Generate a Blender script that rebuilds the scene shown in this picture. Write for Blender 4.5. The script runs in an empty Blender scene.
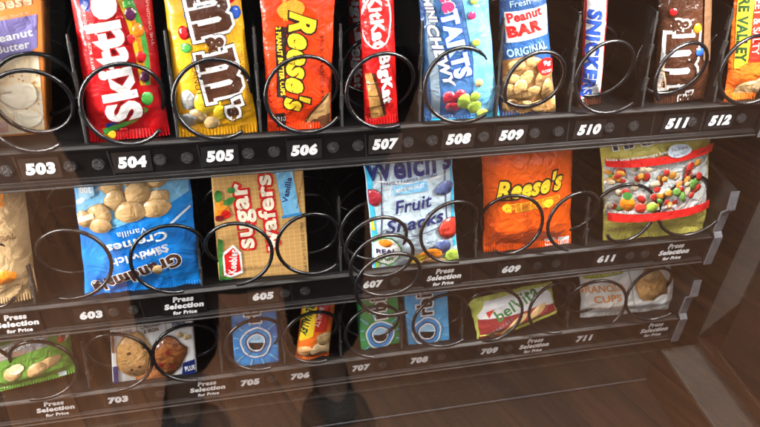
import bpy, bmesh, math, random
from mathutils import Vector, Matrix
R = math.radians
ZC = 1.40            # lens height above the deck; machine numbers below are relative to it
scene = bpy.context.scene
col = scene.collection
rng = random.Random(11)
DATA = {'div5': [-0.1013, -0.038, 0.0224, 0.0842, 0.1455, 0.2088, 0.2716, 0.3372, 0.4046],
 'dots5': [-0.1559, -0.1135, -0.0944, -0.0513, -0.0319, 0.0128, 0.0322, 0.0774, 0.097, 0.1369, 0.1566, 0.1992, 0.2429, 0.2639, 0.3092, 0.3317, 0.386, 0.4341],
 'dots6': [-0.1083, -0.0922, 0.0359, 0.0537, 0.1359, 0.2738, 0.2932, 0.3701, 0.3861],
 'dots7': [-0.0847, 0.02, 0.1305, 0.191, 0.2636],
 'labels5': [(503, -0.1337), (504, -0.0709), (505, -0.008), (506, 0.055), (507, 0.1186), (508, 0.1782), (509, 0.2229), (510, 0.2913), (511, 0.3721),
             (512, 0.4132)],
 'labels6': [(603, -0.1264), (605, 0.0167), (607, 0.1153), (609, 0.2477), (611, 0.3449)],
 'labels7': [(703, -0.123), (705, -0.0012), (706, 0.0471), (707, 0.108), (708, 0.1677), (709, 0.2425), (711, 0.3485)],
 'press6': [-0.1839, -0.0507, 0.1819, 0.4174],
 'press7': [-0.1779, -0.0413, 0.2917, 0.4303],
 'seams5': [-0.1471, -0.0841, -0.021, 0.0443, 0.1049, 0.1673, 0.2104, 0.2745, 0.3516, 0.3984]}
PRODS = [{'D': [('P', [(-0.0101, 0.0627), (0.0406, 0.0624), (0.0434, 0.0025), (0.0012, 0.0024)], 'cream_photo', {}),
        ('P', [(-0.0061, 0.0852), (0.041, 0.0887), (0.0401, 0.066), (0.0319, 0.0613), (-0.0111, 0.057)], 'violet', {}), ('T', 'Peanut', 0.0247, 0.0757, 0.0262, 0.0056, 6, 'white', {'b': 0.02}),
        ('T', 'Butter', 0.0246, 0.0679, 0.0217, 0.0057, 6, 'white', {'b': 0.02}), ('T', 'Cheese', 0.0206, 0.0981, 0.0351, 0.008, 4, 'pale_orange', {'b': 0.03}),
        ('T', 'ON CHEESE CRACKERS', 0.0233, 0.089, 0.027, 0.002, 5, 'pale_orange', {}), ('E', 0.0228, 0.047, 0.0008, 0.0007, 0, 'cracker_dot', {}),
        ('E', 0.0267, 0.0444, 0.0008, 0.0007, 0, 'cracker_dot', {}), ('E', 0.017, 0.0346, 0.0008, 0.0008, 0, 'cracker_dot', {}), ('E', 0.0392, 0.0145, 0.0009, 0.0008, 0, 'cracker_dot', {}),
        ('E', 0.0362, 0.0404, 0.0008, 0.0007, 0, 'cracker_dot', {}), ('E', 0.03, 0.0387, 0.0008, 0.0007, 0, 'cracker_dot', {}), ('E', 0.0211, 0.0471, 0.0008, 0.0007, 0, 'cracker_dot', {}),
        ('E', 0.0185, 0.0106, 0.0009, 0.0008, 0, 'cracker_dot', {}), ('E', 0.0366, 0.0144, 0.0009, 0.0008, 0, 'cracker_dot', {}), ('E', 0.0372, 0.0415, 0.0008, 0.0007, 0, 'cracker_dot', {}),
        ('E', 0.0226, 0.024, 0.0009, 0.0008, 0, 'cracker_dot', {}), ('E', 0.0337, 0.0125, 0.0009, 0.0008, 0, 'cracker_dot', {}), ('E', 0.0395, 0.0459, 0.0008, 0.0007, 0, 'cracker_dot', {}),
        ('E', 0.0306, 0.0211, 0.0009, 0.0008, 0, 'cracker_dot', {}), ('E', 0.0295, 0.0431, 0.0008, 0.0007, 0, 'cracker_dot', {}), ('E', 0.0289, 0.0469, 0.0008, 0.0007, 0, 'cracker_dot', {}),
        ('E', 0.0395, 0.0115, 0.0009, 0.0008, 0, 'cracker_dot', {}), ('E', 0.0302, 0.0377, 0.0008, 0.0007, 0, 'cracker_dot', {}), ('E', 0.0394, 0.0247, 0.0009, 0.0008, 0, 'cracker_dot', {}),
        ('E', 0.038, 0.0124, 0.0009, 0.0008, 0, 'cracker_dot', {}), ('E', 0.0288, 0.0328, 0.0009, 0.0008, 0, 'cracker_dot', {}), ('E', 0.0312, 0.0318, 0.0009, 0.0008, 0, 'cracker_dot', {}),
        ('E', 0.0264, 0.0323, 0.0129, 0.0098, 0, 'cream_hot', {}), ('E', 0.0309, 0.014, 0.0107, 0.007, 0, 'cream_hot', {}), ('T', 'Calories', 0.0168, 0.0356, 0.0084, 0.0019, 5, 'maroon', {}),  # cream_hot ovals paint the sun's glare onto the crackers
        ('P', [(0.0066, 0.0132), (0.0157, 0.0131), (0.0155, 0.0051), (0.0062, 0.0052)], 'pink_badge', {}), ('T', '220', 0.0116, 0.0111, 0.006, 0.0032, 2, 'white', {})],
  'H': 0.1233,
  'W': 0.045,
  'base': 'orange_card',
  'key': 'cracker',
  'kind': 'box',
  'q': [(-0.1705, 0.0295, -0.2911), (-0.1313, 0.0296, -0.2899), (-0.1092, 0.0405, -0.1663), (-0.1596, 0.04, -0.1715)],
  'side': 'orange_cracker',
  'thick': 0.026},
 {'D': [('S', [(0.0289, 0.1118), (0.0354, 0.0976), (0.0396, 0.0789), (0.0412, 0.0596), (0.0419, 0.0427)], 0.0036, 'skit_yellow', {}),
        ('S', [(0.0322, 0.1116), (0.0387, 0.0972), (0.0429, 0.0783), (0.0438, 0.0591), (0.0435, 0.0423)], 0.0036, 'skit_orange', {}),
        ('S', [(0.0355, 0.1114), (0.0419, 0.0968), (0.0461, 0.0777), (0.0464, 0.0585), (0.0451, 0.042)], 0.0036, 'skit_green', {}),
        ('S', [(0.0105, 0.0088), (0.0203, 0.0112), (0.0312, 0.0162), (0.0412, 0.0253)], 0.005, 'skit_green', {}),
        ('S', [(0.0125, 0.0131), (0.0212, 0.0168), (0.0303, 0.0239)], 0.0029, 'deep_blue', {}), ('S', [(0.0064, 0.0084), (0.0114, 0.0053), (0.0182, 0.0053)], 0.0036, 'skit_orange', {}),
        ('E', 0.0395, 0.0932, 0.0039, 0.0045, 0, 'plum', {}), ('E', 0.0433, 0.0817, 0.0039, 0.0047, 0, 'skit_orange', {}), ('E', 0.0374, 0.0764, 0.0033, 0.0034, 0, 'ball_red', {}),
        ('E', 0.0429, 0.0629, 0.0033, 0.0042, 0, 'ball_red', {}), ('E', 0.0434, 0.0326, 0.004, 0.0052, 0, 'skit_green', {}), ('E', 0.0236, 0.0054, 0.0034, 0.0044, 0, 'ball_red', {}),
        ('E', 0.0121, 0.1022, 0.006, 0.0054, 0, 'deep_blue', {}), ('E', 0.0319, 0.0907, 0.0026, 0.0027, 0, 'ball_red', {}), ('E', 0.0439, 0.0489, 0.0033, 0.0043, 0, 'plum', {}),
        ('E', 0.0155, 0.0056, 0.0027, 0.0034, 0, 'skit_yellow', {}), ('E', 0.0377, 0.1004, 0.0026, 0.003, 0, 'skit_green', {}),
        ('T', 'Skittles', 0.0219, 0.069, 0.1043, 0.0254, 96, 'white', {'b': 0.05, 'out': [('skit_red_dark', 0.085)]}), ('T', 'BITE SIZE CANDIES', 0.0089, 0.0778, 0.0409, 0.002, 92, 'pale_pink', {}),
        ('T', 'THE ORIGINAL', 0.0517, 0.0866, 0.034, 0.002, 92, 'pale_pink', {})],
  'H': 0.1241,
  'W': 0.0545,
  'base': 'red_foil',
  'key': 'fruit_candy',
  'kind': 'bag',
  'q': [(-0.1003, 0.0163, -0.292), (-0.0431, 0.0167, -0.289), (-0.0423, 0.0318, -0.1661), (-0.0939, 0.0314, -0.1688)],
  'thick': 0.018},
 {'D': [('E', 0.0115, 0.0808, 0.0041, 0.0049, 0, 'ball_red', {}), ('E', 0.0176, 0.0925, 0.0048, 0.004, 0, 'ball_blue', {}), ('E', 0.0117, 0.0703, 0.0041, 0.0036, 0, 'skit_green', {}),
        ('E', 0.0209, 0.0855, 0.0034, 0.0041, 0, 'skit_orange', {}), ('E', 0.0498, 0.0922, 0.0044, 0.0046, 0, 'ball_blue', {}), ('E', 0.0467, 0.1019, 0.0043, 0.0031, 0, 'ball_red', {}),
        ('E', 0.0183, 0.0616, 0.0034, 0.0043, 0, 'brown_candy', {}), ('E', 0.0092, 0.0318, 0.0055, 0.0077, 0, 'silver', {}), ('E', 0.0153, 0.0184, 0.0061, 0.0072, 20, 'peanut', {}),  # silver ovals on this bag are foil glints painted into the print
        ('E', 0.0243, 0.0118, 0.0055, 0.0059, -10, 'peanut', {}), ('E', 0.0082, 0.0149, 0.0061, 0.0063, 10, 'silver', {}), ('E', 0.0227, 0.0309, 0.0095, 0.0099, 0, 'yellow_candy', {}),
        ('E', 0.0313, 0.0207, 0.0055, 0.0062, 0, 'yellow_candy', {}), ('T', '@m', 0.031, 0.0945, 0.034, 0.0284, -82, 'choc', {'b': 0, 'out': [('white', 0.09), ('black_ink', 0.1215)]}),
        ('T', '@m', 0.0342, 0.0495, 0.0357, 0.0267, -82, 'choc', {'b': 0, 'out': [('white', 0.09), ('black_ink', 0.1215)]}),
        ('T', '&', 0.0332, 0.0721, 0.0121, 0.0127, -82, 'choc', {'b': 0.04, 'out': [('white', 0.14), ('black_ink', 0.17500000000000002)]}),
        ('T', "'s", 0.0411, 0.0228, 0.0141, 0.0119, -82, 'choc', {'b': 0.05, 'out': [('white', 0.16999999999999998), ('black_ink', 0.21200000000000002)]}),
        ('T', 'PEANUT', 0.017, 0.0485, 0.0253, 0.0042, -86, 'choc', {}), ('T', 'NET WT 1.74 OZ', 0.0519, 0.0499, 0.03, 0.0021, -86, 'choc', {})],
  'H': 0.1218,
  'W': 0.0552,
  'base': 'yellow_foil',
  'key': 'peanut_candy',
  'kind': 'bag',
  'q': [(-0.0375, 0.0138, -0.2912), (0.0218, 0.014, -0.2898), (0.0159, 0.0288, -0.169), (-0.0351, 0.0287, -0.1705)],
  'thick': 0.018},
 {'D': [('P', [(0.0086, 0.0835), (0.0167, 0.0827), (0.0142, 0.0287), (0.0076, 0.0303)], 'dark_ink', {}), ('T', '2 PEANUT BUTTER CUPS', 0.0117, 0.0573, 0.0514, 0.0036, -88, 'yolk', {'b': 0.03}),
        ('E', 0.0204, 0.0944, 0.0095, 0.0066, 10, 'orange_glow', {}), ('T', "Reese's", 0.026, 0.055, 0.0757, 0.0207, -95, 'yolk', {'b': 0.045, 'out': [('dark_ink', 0.095)], 'sh': 0.35}),
        ('T', 'MILK CHOCOLATE', 0.0433, 0.0484, 0.0512, 0.003, -88, 'dark_ink', {}), ('T', 'NET WT 1.5 OZ', 0.0159, 0.0974, 0.0209, 0.0027, -88, 'yolk', {}),
        ('P', [(0.0292, 0.005), (0.0354, 0.0152), (0.0462, 0.029), (0.0504, 0.0294), (0.0507, 0.0027)], 'tan', {}),
        ('P', [(0.0317, 0.0039), (0.0389, 0.0093), (0.0503, 0.0129), (0.0507, 0.001)], 'choc_fill', {}), ('S', [(0.0301, 0.0049), (0.0362, 0.016), (0.0487, 0.0291)], 0.0018, 'choc', {}),
        ('P', [(0.0056, 0.0168), (0.0133, 0.0174), (0.0147, 0.0064), (0.0075, 0.0053)], 'dark_ink', {}), ('T', '210', 0.0109, 0.0121, 0.0071, 0.0041, 0, 'white', {})],
  'H': 0.1238,
  'W': 0.0516,
  'base': 'orange_red',
  'key': 'cup_bar',
  'kind': 'bag',
  'q': [(0.0292, 0.0126, -0.2913), (0.0778, 0.0127, -0.2897), (0.083, 0.0257, -0.1667), (0.0284, 0.0255, -0.1682)],
  'thick': 0.012},
 {'D': [('E', 0.0112, 0.0835, 0.012, 0.0205, -5, 'white', {}), ('E', 0.0112, 0.0835, 0.0106, 0.0192, -5, 'red_flat', {}), ('T', 'KitKat', 0.0112, 0.0835, 0.0383, 0.0104, -86, 'white', {'b': 0.05}),
        ('T', 'BigKat', 0.0155, 0.039, 0.0403, 0.0115, -87, 'white', {'b': 0.05, 'out': [('maroon', 0.09)]}),
        ('P', [(0.0009, 0.0438), (0.0054, 0.0454), (0.0151, 0.007), (0.0048, 0.0062)], 'wafer', {}), ('P', [(0.0054, 0.0454), (0.0075, 0.0447), (0.0174, 0.0083), (0.0151, 0.007)], 'choc', {}),
        ('S', [(0.0018, 0.0362), (0.0116, 0.0373)], 0.0007, 'choc', {}), ('S', [(0.0027, 0.0268), (0.012, 0.0276)], 0.0007, 'choc', {}),
        ('S', [(0.0041, 0.0173), (0.0138, 0.018)], 0.0007, 'choc', {})],
  'H': 0.1214,
  'W': 0.0263,
  'base': 'red_foil2',
  'key': 'wafer_bar',
  'kind': 'bag',
  'q': [(0.1049, 0.0134, -0.2921), (0.1314, 0.0138, -0.2889), (0.1234, 0.0284, -0.1698), (0.0976, 0.0283, -0.1706)],
  'thick': 0.016},
 {'D': [('T', 'BigKat', 0.0058, 0.0695, 0.0488, 0.0098, -86, 'white', {'b': 0.05}), ('T', 'BigKat', 0.0048, 0.0279, 0.035, 0.0083, -86, 'white', {'b': 0.05})],
  'H': 0.1102,
  'W': 0.0276,
  'base': 'red_foil2',
  'key': 'wafer_bar_back',
  'kind': 'bag',
  'q': [(0.1038, 0.0737, -0.3009), (0.1318, 0.0741, -0.298), (0.1275, 0.0874, -0.1897), (0.1005, 0.0873, -0.1906)],
  'thick': 0.016},
 {'D': [('P', [(0.0308, 0.1206), (0.0573, 0.1219), (0.057, 0.0028), (0.0345, 0.0023), (0.0389, 0.0542)], 'sky_blue', {}),
        ('S', [(0.0069, 0.1046), (0.0072, 0.056), (0.009, 0.0062)], 0.0065, 'silver_blue', {}), ('T', 'TARTS', 0.0255, 0.0673, 0.0535, 0.015, -80, 'pale_cyan', {'b': 0.06, 'out': [('royal', 0.11)]}),
        ('T', 'Swee', 0.0207, 0.109, 0.0333, 0.0147, -80, 'hot_pink', {'b': 0.06, 'out': [('white', 0.1)]}),
        ('T', 'MINI', 0.0068, 0.0941, 0.0194, 0.0063, -76, 'white', {'b': 0.05, 'out': [('navy', 0.09)], 'sh': 0.2}),
        ('T', 'CHEWY', 0.013, 0.0585, 0.0511, 0.0085, -76, 'white', {'b': 0.05, 'out': [('navy', 0.09)], 'sh': 0.2}), ('E', 0.0181, 0.0248, 0.0052, 0.0061, 0, 'berry', {}),
        ('E', 0.0263, 0.0268, 0.0046, 0.0051, 0, 'berry', {}), ('E', 0.0207, 0.0157, 0.0054, 0.0051, 0, 'berry', {}), ('E', 0.0295, 0.0207, 0.0055, 0.0075, 0, 'lime', {}),
        ('E', 0.0376, 0.0144, 0.0056, 0.0062, 0, 'lime', {}), ('E', 0.0439, 0.0075, 0.0047, 0.0039, 0, 'lime', {}), ('E', 0.0379, 0.0243, 0.0041, 0.0045, 0, 'lime', {}),
        ('E', 0.04, 0.0889, 0.0034, 0.003, 0, 'hot_pink', {}), ('E', 0.0417, 0.0681, 0.0034, 0.0031, 0, 'lime', {}), ('E', 0.0417, 0.0358, 0.0033, 0.0033, 0, 'peanut', {}),
        ('E', 0.0427, 0.0989, 0.0035, 0.0021, 0, 'lime', {}), ('S', [(0.0046, 0.0049), (0.0231, 0.002), (0.0565, 0.0056)], 0.0043, 'bright_cyan', {})],
  'H': 0.1247,
  'W': 0.0576,
  'base': 'steel_blue',
  'key': 'chewy_candy',
  'kind': 'bag',
  'q': [(0.1525, 0.0116, -0.2938), (0.2164, 0.0119, -0.2912), (0.1919, 0.0269, -0.1694), (0.1405, 0.0267, -0.171)],
  'thick': 0.016},
 {'D': [('P', [(0.0027, 0.0876), (0.0416, 0.0914), (0.0399, 0.0685), (0.0037, 0.0633)], 'white_print', {}), ('T', 'Fresh', 0.0158, 0.0946, 0.0172, 0.0046, 8, 'pale_cyan', {}),
        ('T', 'Peanut', 0.0195, 0.0853, 0.0306, 0.0078, 10, 'red_flat', {'b': 0.04}), ('T', 'BAR', 0.019, 0.0745, 0.0301, 0.0095, 10, 'red_flat', {'b': 0.06}),
        ('T', 'ORIGINAL', 0.0208, 0.0576, 0.0343, 0.0065, 9, 'sky_light', {'b': 0.03}), ('P', [(0.0009, 0.049), (0.0222, 0.0542), (0.043, 0.042), (0.0424, 0.0009), (0.0, 0.0018)], 'peanut_dark', {}),
        ('E', 0.011, 0.0449, 0.0072, 0.0046, 10, 'peanut_shell', {'out': 'peanut_dark'}), ('E', 0.0268, 0.0464, 0.0084, 0.0045, -20, 'peanut_shell', {'out': 'peanut_dark'}),
        ('E', 0.0079, 0.033, 0.0069, 0.0047, 5, 'peanut_shell', {'out': 'peanut_dark'}), ('E', 0.0182, 0.0346, 0.0075, 0.0046, 60, 'peanut_shell', {'out': 'peanut_dark'}),
        ('E', 0.0301, 0.0317, 0.0088, 0.0046, 75, 'peanut_shell', {'out': 'peanut_dark'}), ('E', 0.0109, 0.0205, 0.0071, 0.0052, 0, 'peanut_shell', {'out': 'peanut_dark'}),
        ('E', 0.0221, 0.0218, 0.0077, 0.0052, 30, 'peanut_shell', {'out': 'peanut_dark'}), ('E', 0.0351, 0.0237, 0.0094, 0.0049, 80, 'peanut_shell', {'out': 'peanut_dark'}),
        ('E', 0.0073, 0.0098, 0.0071, 0.0054, -10, 'peanut_shell', {'out': 'peanut_dark'}), ('E', 0.0178, 0.008, 0.0073, 0.0056, 20, 'peanut_shell', {'out': 'peanut_dark'}),
        ('E', 0.0293, 0.0079, 0.0075, 0.0055, -15, 'peanut_shell', {'out': 'peanut_dark'}), ('E', 0.0388, 0.0096, 0.0077, 0.0052, 70, 'peanut_shell', {'out': 'peanut_dark'}),
        ('E', 0.0038, 0.024, 0.0065, 0.0049, 50, 'peanut_shell', {'out': 'peanut_dark'}), ('E', 0.0341, 0.0378, 0.01, 0.0046, 30, 'peanut_shell', {'out': 'peanut_dark'}),
        ('E', 0.0128, 0.028, 0.0072, 0.0047, 70, 'peanut_shell', {'out': 'peanut_dark'}), ('E', 0.0354, 0.0434, 0.0086, 0.0074, 0, 'red_flat', {}),
        ('T', '9g', 0.0356, 0.0459, 0.0073, 0.005, 0, 'white', {'b': 0.04}), ('T', 'PROTEIN', 0.0351, 0.0393, 0.0097, 0.0025, 0, 'white', {})],
  'H': 0.1215,
  'W': 0.0423,
  'base': 'blue_bar',
  'key': 'peanut_bar',
  'kind': 'bag',
  'q': [(0.2171, 0.0141, -0.2906), (0.2661, 0.0141, -0.2904), (0.2377, 0.0288, -0.171), (0.2022, 0.0285, -0.173)],
  'thick': 0.014},
 {'D': [('P', [(0.0007, 0.0863), (0.0022, 0.1154), (0.0176, 0.1144), (0.0231, 0.0017), (0.0025, 0.0034)], 'white_print', {}),
        ('S', [(0.0184, 0.1143), (0.02, 0.0567), (0.022, 0.0029)], 0.0018, 'red_flat', {}), ('S', [(0.0015, 0.1154), (0.0017, 0.0668), (0.0023, 0.0062)], 0.0014, 'red_flat', {}),
        ('S', [(0.0211, 0.1111), (0.0238, 0.0551)], 0.0014, 'lime', {}), ('T', 'SNICKERS', 0.008, 0.0458, 0.0757, 0.0123, -91, 'royal', {'b': 0.06, 'sh': 0.15})],
  'H': 0.1169,
  'W': 0.0223,
  'base': 'choc_wrap',
  'key': 'nut_bar',
  'kind': 'bag',
  'q': [(0.2888, 0.0222, -0.2916), (0.3095, 0.0224, -0.2894), (0.2973, 0.0365, -0.1748), (0.2735, 0.0364, -0.1757)],
  'thick': 0.014},
 {'D': [('T', '@m', 0.0147, 0.0984, 0.043, 0.0269, -92, 'choc', {'b': 0, 'out': [('white', 0.1)]}), ('T', '@m', 0.0183, 0.0402, 0.0478, 0.0275, -92, 'choc', {'b': 0, 'out': [('white', 0.1)]}),
        ('T', '&', 0.0163, 0.0712, 0.0109, 0.0134, -92, 'choc', {'b': 0.03, 'out': [('white', 0.13)]}), ('T', "'s", 0.0258, 0.004, 0.0113, 0.0106, -92, 'choc', {'b': 0.04, 'out': [('white', 0.14)]}),
        ('T', 'CHOCOLATE', 0.0027, 0.0265, 0.0308, 0.0043, 92, 'pale_orange', {}), ('S', [(0.0084, 0.0146), (0.0037, 0.0338), (0.0066, 0.0471)], 0.0011, 'pale_orange', {}),
        ('E', 0.0305, 0.0677, 0.004, 0.0042, 0, 'skit_orange', {}), ('E', 0.0343, 0.0463, 0.0044, 0.0035, 0, 'ball_blue', {}), ('E', 0.009, 0.0831, 0.003, 0.0032, 0, 'ball_red', {}),
        ('P', [(0.0365, 0.1154), (0.048, 0.1156), (0.0498, 0.0338), (0.0378, 0.0383)], 'choc_light', {})],
  'H': 0.1187,
  'W': 0.0489,
  'base': 'choc_wrap2',
  'key': 'choc_candy',
  'kind': 'bag',
  'q': [(0.3593, 0.0187, -0.2935), (0.4108, 0.0194, -0.2875), (0.3818, 0.0334, -0.1739), (0.3359, 0.0329, -0.1775)],
  'thick': 0.018},
 {'D': [('P', [(0.0012, 0.1157), (0.015, 0.1161), (0.0129, 0.0384), (0.0034, 0.031)], 'yolk', {}), ('T', 'NATURE VALLEY', 0.0067, 0.0821, 0.0879, 0.0084, -89, 'dark_green', {'b': 0.05}),
        ('P', [(0.016, 0.116), (0.0425, 0.1149), (0.0406, 0.0363), (0.0137, 0.0384)], 'red_bar', {}), ('T', 'SWEET & SALTY', 0.0183, 0.0748, 0.0601, 0.0065, -89, 'white', {}),
        ('E', 0.0194, 0.0097, 0.0114, 0.0098, 0, 'peanut', {}), ('E', 0.0336, 0.014, 0.0132, 0.0099, 0, 'oat', {})],
  'H': 0.1189,
  'W': 0.0486,
  'base': 'orange_bar',
  'key': 'oat_bar_top',
  'kind': 'bag',
  'q': [(0.4247, 0.0154, -0.2921), (0.4777, 0.0158, -0.2889), (0.445, 0.0299, -0.1741), (0.4011, 0.0294, -0.1777)],
  'thick': 0.016},
 {'D': [('P', [(0.0164, 0.1183), (0.0395, 0.1178), (0.0395, 0.0947), (0.0159, 0.0939)], 'skit_orange', {}), ('P', [(0.0163, 0.1156), (0.0374, 0.1155), (0.0378, 0.0978), (0.0164, 0.0973)], 'tan', {}),
        ('E', 0.0315, 0.0307, 0.0105, 0.0076, -8, 'skit_orange', {}), ('T', '(40g)', 0.0419, 0.0171, 0.0078, 0.0039, -10, 'dark_ink', {}),
        ('T', 'NATURAL', 0.0303, 0.0668, 0.0295, 0.0055, 0, 'choc_light', {})],
  'H': 0.1349,
  'W': 0.0537,
  'base': 'kraft',
  'key': 'kraft_bag',
  'kind': 'bag',
  'q': [(-0.2214, 0.0151, -0.441), (-0.1679, 0.0157, -0.436), (-0.1521, 0.032, -0.3036), (-0.2056, 0.0315, -0.3075)],
  'thick': 0.022},
 {'D': [('P', [(-0.0002, 0.1444), (0.093, 0.1444), (0.0914, 0.0959), (0.058, 0.0812), (0.0183, 0.0704), (-0.0004, 0.0884)], 'sky_blue', {}),
        ('S', [(-0.0027, 0.0952), (0.0184, 0.1089), (0.0463, 0.1224)], 0.0029, 'white_blue', {}), ('S', [(0.0726, 0.0687), (0.0911, 0.0821)], 0.0022, 'white_blue', {}),
        ('E', 0.0461, 0.1154, 0.0099, 0.0054, 0, 'cookie', {'out': 'cookie_dark'}), ('E', 0.0654, 0.1117, 0.0093, 0.0065, 0, 'cookie', {'out': 'cookie_dark'}),
        ('E', 0.0308, 0.1105, 0.0084, 0.0074, 0, 'cookie', {'out': 'cookie_dark'}), ('E', 0.0327, 0.0987, 0.0092, 0.0089, 0, 'cookie', {'out': 'cookie_dark'}),
        ('E', 0.066, 0.0963, 0.0094, 0.0071, 0, 'cookie', {'out': 'cookie_dark'}), ('E', 0.0504, 0.103, 0.01, 0.0105, 0, 'cookie', {'out': 'cookie_dark'}),
        ('E', 0.064, 0.0875, 0.011, 0.0082, 0, 'cookie', {'out': 'cookie_dark'}), ('E', 0.0431, 0.0873, 0.0116, 0.0091, 0, 'cookie', {'out': 'cookie_dark'}),
        ('E', 0.0183, 0.0858, 0.0092, 0.011, 0, 'cookie', {'out': 'cookie_dark'}), ('E', 0.0182, 0.077, 0.0085, 0.0065, 0, 'cookie', {'out': 'cookie_dark'}),
        ('E', 0.0055, 0.0836, 0.0063, 0.0075, 0, 'cookie', {'out': 'cookie_dark'}), ('P', [(0.004, 0.1201), (0.0173, 0.1214), (0.0165, 0.1054), (0.0099, 0.102), (0.0038, 0.1036)], 'sky_light', {}),
        ('T', '300', 0.01, 0.11, 0.0098, 0.0053, 183, 'white', {'b': 0.03}), ('T', 'CALORIES', 0.0107, 0.1168, 0.0098, 0.0026, 183, 'white', {}),
        ('P', [(0.0009, 0.085), (0.014, 0.0892), (0.0143, 0.0846), (0.0012, 0.0804)], 'cream_photo', {}), ('T', 'Vanilla', 0.0429, 0.0686, 0.0249, 0.0057, 186, 'white', {}),
        ('T', 'Cremes', 0.0459, 0.0585, 0.05, 0.0087, 188, 'white', {'b': 0.02, 'out': [('mid_blue', 0.05)]}), ('T', 'Mini', 0.0597, 0.0462, 0.019, 0.006, 188, 'white', {}),
        ('T', 'Sandwich', 0.0471, 0.0455, 0.0472, 0.0079, 190, 'white', {'b': 0.02}), ('T', "Grandma's", 0.0437, 0.0259, 0.0749, 0.0151, 196, 'choc', {'b': 0.045, 'out': [('white', 0.085)]}),
        ('E', 0.0598, 0.0285, 0.004, 0.0055, 0, 'peanut', {})],
  'H': 0.1461,
  'W': 0.0931,
  'base': 'cyan_bag',
  'key': 'cookie_bag',
  'kind': 'bag',
  'q': [(-0.1313, 0.0133, -0.4451), (-0.0347, 0.0137, -0.4411), (-0.0307, 0.029, -0.2956), (-0.1201, 0.0285, -0.3006)],
  'thick': 0.015},
 {'D': [('P', [(0.0013, 0.1134), (0.0093, 0.1136), (0.0097, 0.1072), (0.0009, 0.107)], 'sky_blue', {}),
        ('T', 'sugar', 0.0267, 0.0655, 0.0651, 0.0156, 93, 'cream_hot', {'b': 0.03, 'out': [('red_flat', 0.12)]}),
        ('T', 'wafers', 0.0432, 0.066, 0.075, 0.0141, 93, 'cream_hot', {'b': 0.03, 'out': [('red_flat', 0.12)]}),
        ('P', [(0.052, 0.1063), (0.0662, 0.107), (0.0708, 0.0645), (0.0573, 0.0628)], 'sky_blue', {}), ('S', [(0.0495, 0.1056), (0.0679, 0.1078)], 0.0029, 'mid_blue', {}),
        ('S', [(0.0555, 0.0619), (0.0725, 0.0644)], 0.0029, 'mid_blue', {}), ('T', 'Vanilla', 0.061, 0.0878, 0.0244, 0.005, 78, 'navy', {'b': 0.02}),
        ('T', 'Artificially Flavored', 0.0718, 0.0849, 0.0321, 0.0021, 78, 'choc', {}), ('E', 0.0066, 0.0713, 0.0065, 0.0078, 0, 'skit_orange', {}),
        ('E', 0.0063, 0.0782, 0.0048, 0.0048, 30, 'orange_glow', {}), ('E', 0.0129, 0.0815, 0.0057, 0.0029, 30, 'leaf', {}), ('E', 0.0044, 0.087, 0.0032, 0.0057, 0, 'leaf', {}),
        ('E', 0.0097, 0.0691, 0.0041, 0.0039, 0, 'red_flat', {}), ('E', 0.0152, 0.0918, 0.0032, 0.0028, 0, 'leaf', {}), ('E', 0.0039, 0.0657, 0.004, 0.003, 0, 'maroon', {}),
        ('P', [(0.0042, 0.0298), (0.0137, 0.0383), (0.0197, 0.0294), (0.0202, 0.0078), (0.0101, 0.0034), (0.0044, 0.0062)], 'white', {}),
        ('P', [(0.0057, 0.0276), (0.0135, 0.0352), (0.018, 0.0274), (0.0187, 0.0102), (0.0102, 0.0056), (0.0062, 0.0082)], 'red_flat', {}),
        ('T', 'Keebler', 0.0126, 0.0205, 0.0255, 0.0066, 84, 'white', {'b': 0.03}), ('P', [(0.0018, 0.0457), (0.0058, 0.0432), (0.0025, 0.0008), (-0.0008, 0.0001)], 'leaf', {}),
        ('P', [(0.0003, 0.0055), (0.0109, 0.0033), (0.0106, -0.0011), (-0.0001, -0.0011)], 'leaf', {}), ('T', 'NET WT 2.75 OZ (78g)', 0.0727, 0.0306, 0.0504, 0.003, 92, 'dark_ink', {}),
        ('T', 'CREME FILLED WAFERS', 0.0363, 0.0127, 0.0368, 0.0032, 3, 'choc_light', {})],
  'H': 0.1296,
  'W': 0.0757,
  'base': 'wafer_card',
  'key': 'wafer_box',
  'kind': 'box',
  'q': [(-0.0198, 0.0123, -0.4372), (0.0589, 0.0121, -0.4398), (0.0562, 0.0235, -0.3092), (-0.0163, 0.0235, -0.3096)],
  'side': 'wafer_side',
  'thick': 0.022},
 {'D': [('S', [(0.0041, 0.1281), (0.0016, 0.0801), (0.0029, 0.0329), (0.0038, 0.0034)], 0.0058, 'bright_cyan', {}),
        ('S', [(0.0793, 0.1181), (0.0774, 0.0716), (0.0772, 0.0253)], 0.0036, 'bright_cyan', {}), ('S', [(0.0045, 0.0442), (0.0048, 0.0056)], 0.0036, 'lime', {}),
        ('S', [(0.001, 0.0613), (0.0017, 0.0488)], 0.0043, 'yolk', {}), ('S', [(0.0101, 0.1087), (0.0125, 0.0993), (0.0085, 0.0438)], 0.0009, 'navy', {}),
        ('S', [(0.0731, 0.1068), (0.0704, 0.0955), (0.0705, 0.0418)], 0.0009, 'navy', {}), ('S', [(0.0094, 0.1001), (0.0394, 0.0965), (0.0726, 0.0995)], 0.0014, 'white', {}),
        ('T', "Welch's", 0.0383, 0.1129, 0.078, 0.0226, 3, 'navy', {'b': 0.03, 'sh': 0.1}), ('T', 'FAMILY FARMER OWNED', 0.0387, 0.0995, 0.0489, 0.0034, 5, 'navy', {}),
        ('P', [(0.0222, 0.0952), (0.0527, 0.0975), (0.053, 0.0878), (0.0224, 0.0864)], 'sky_blue', {}), ('T', 'MADE W/ FRUIT', 0.0373, 0.0919, 0.0263, 0.0044, 7, 'white', {'b': 0.02}),
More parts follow.
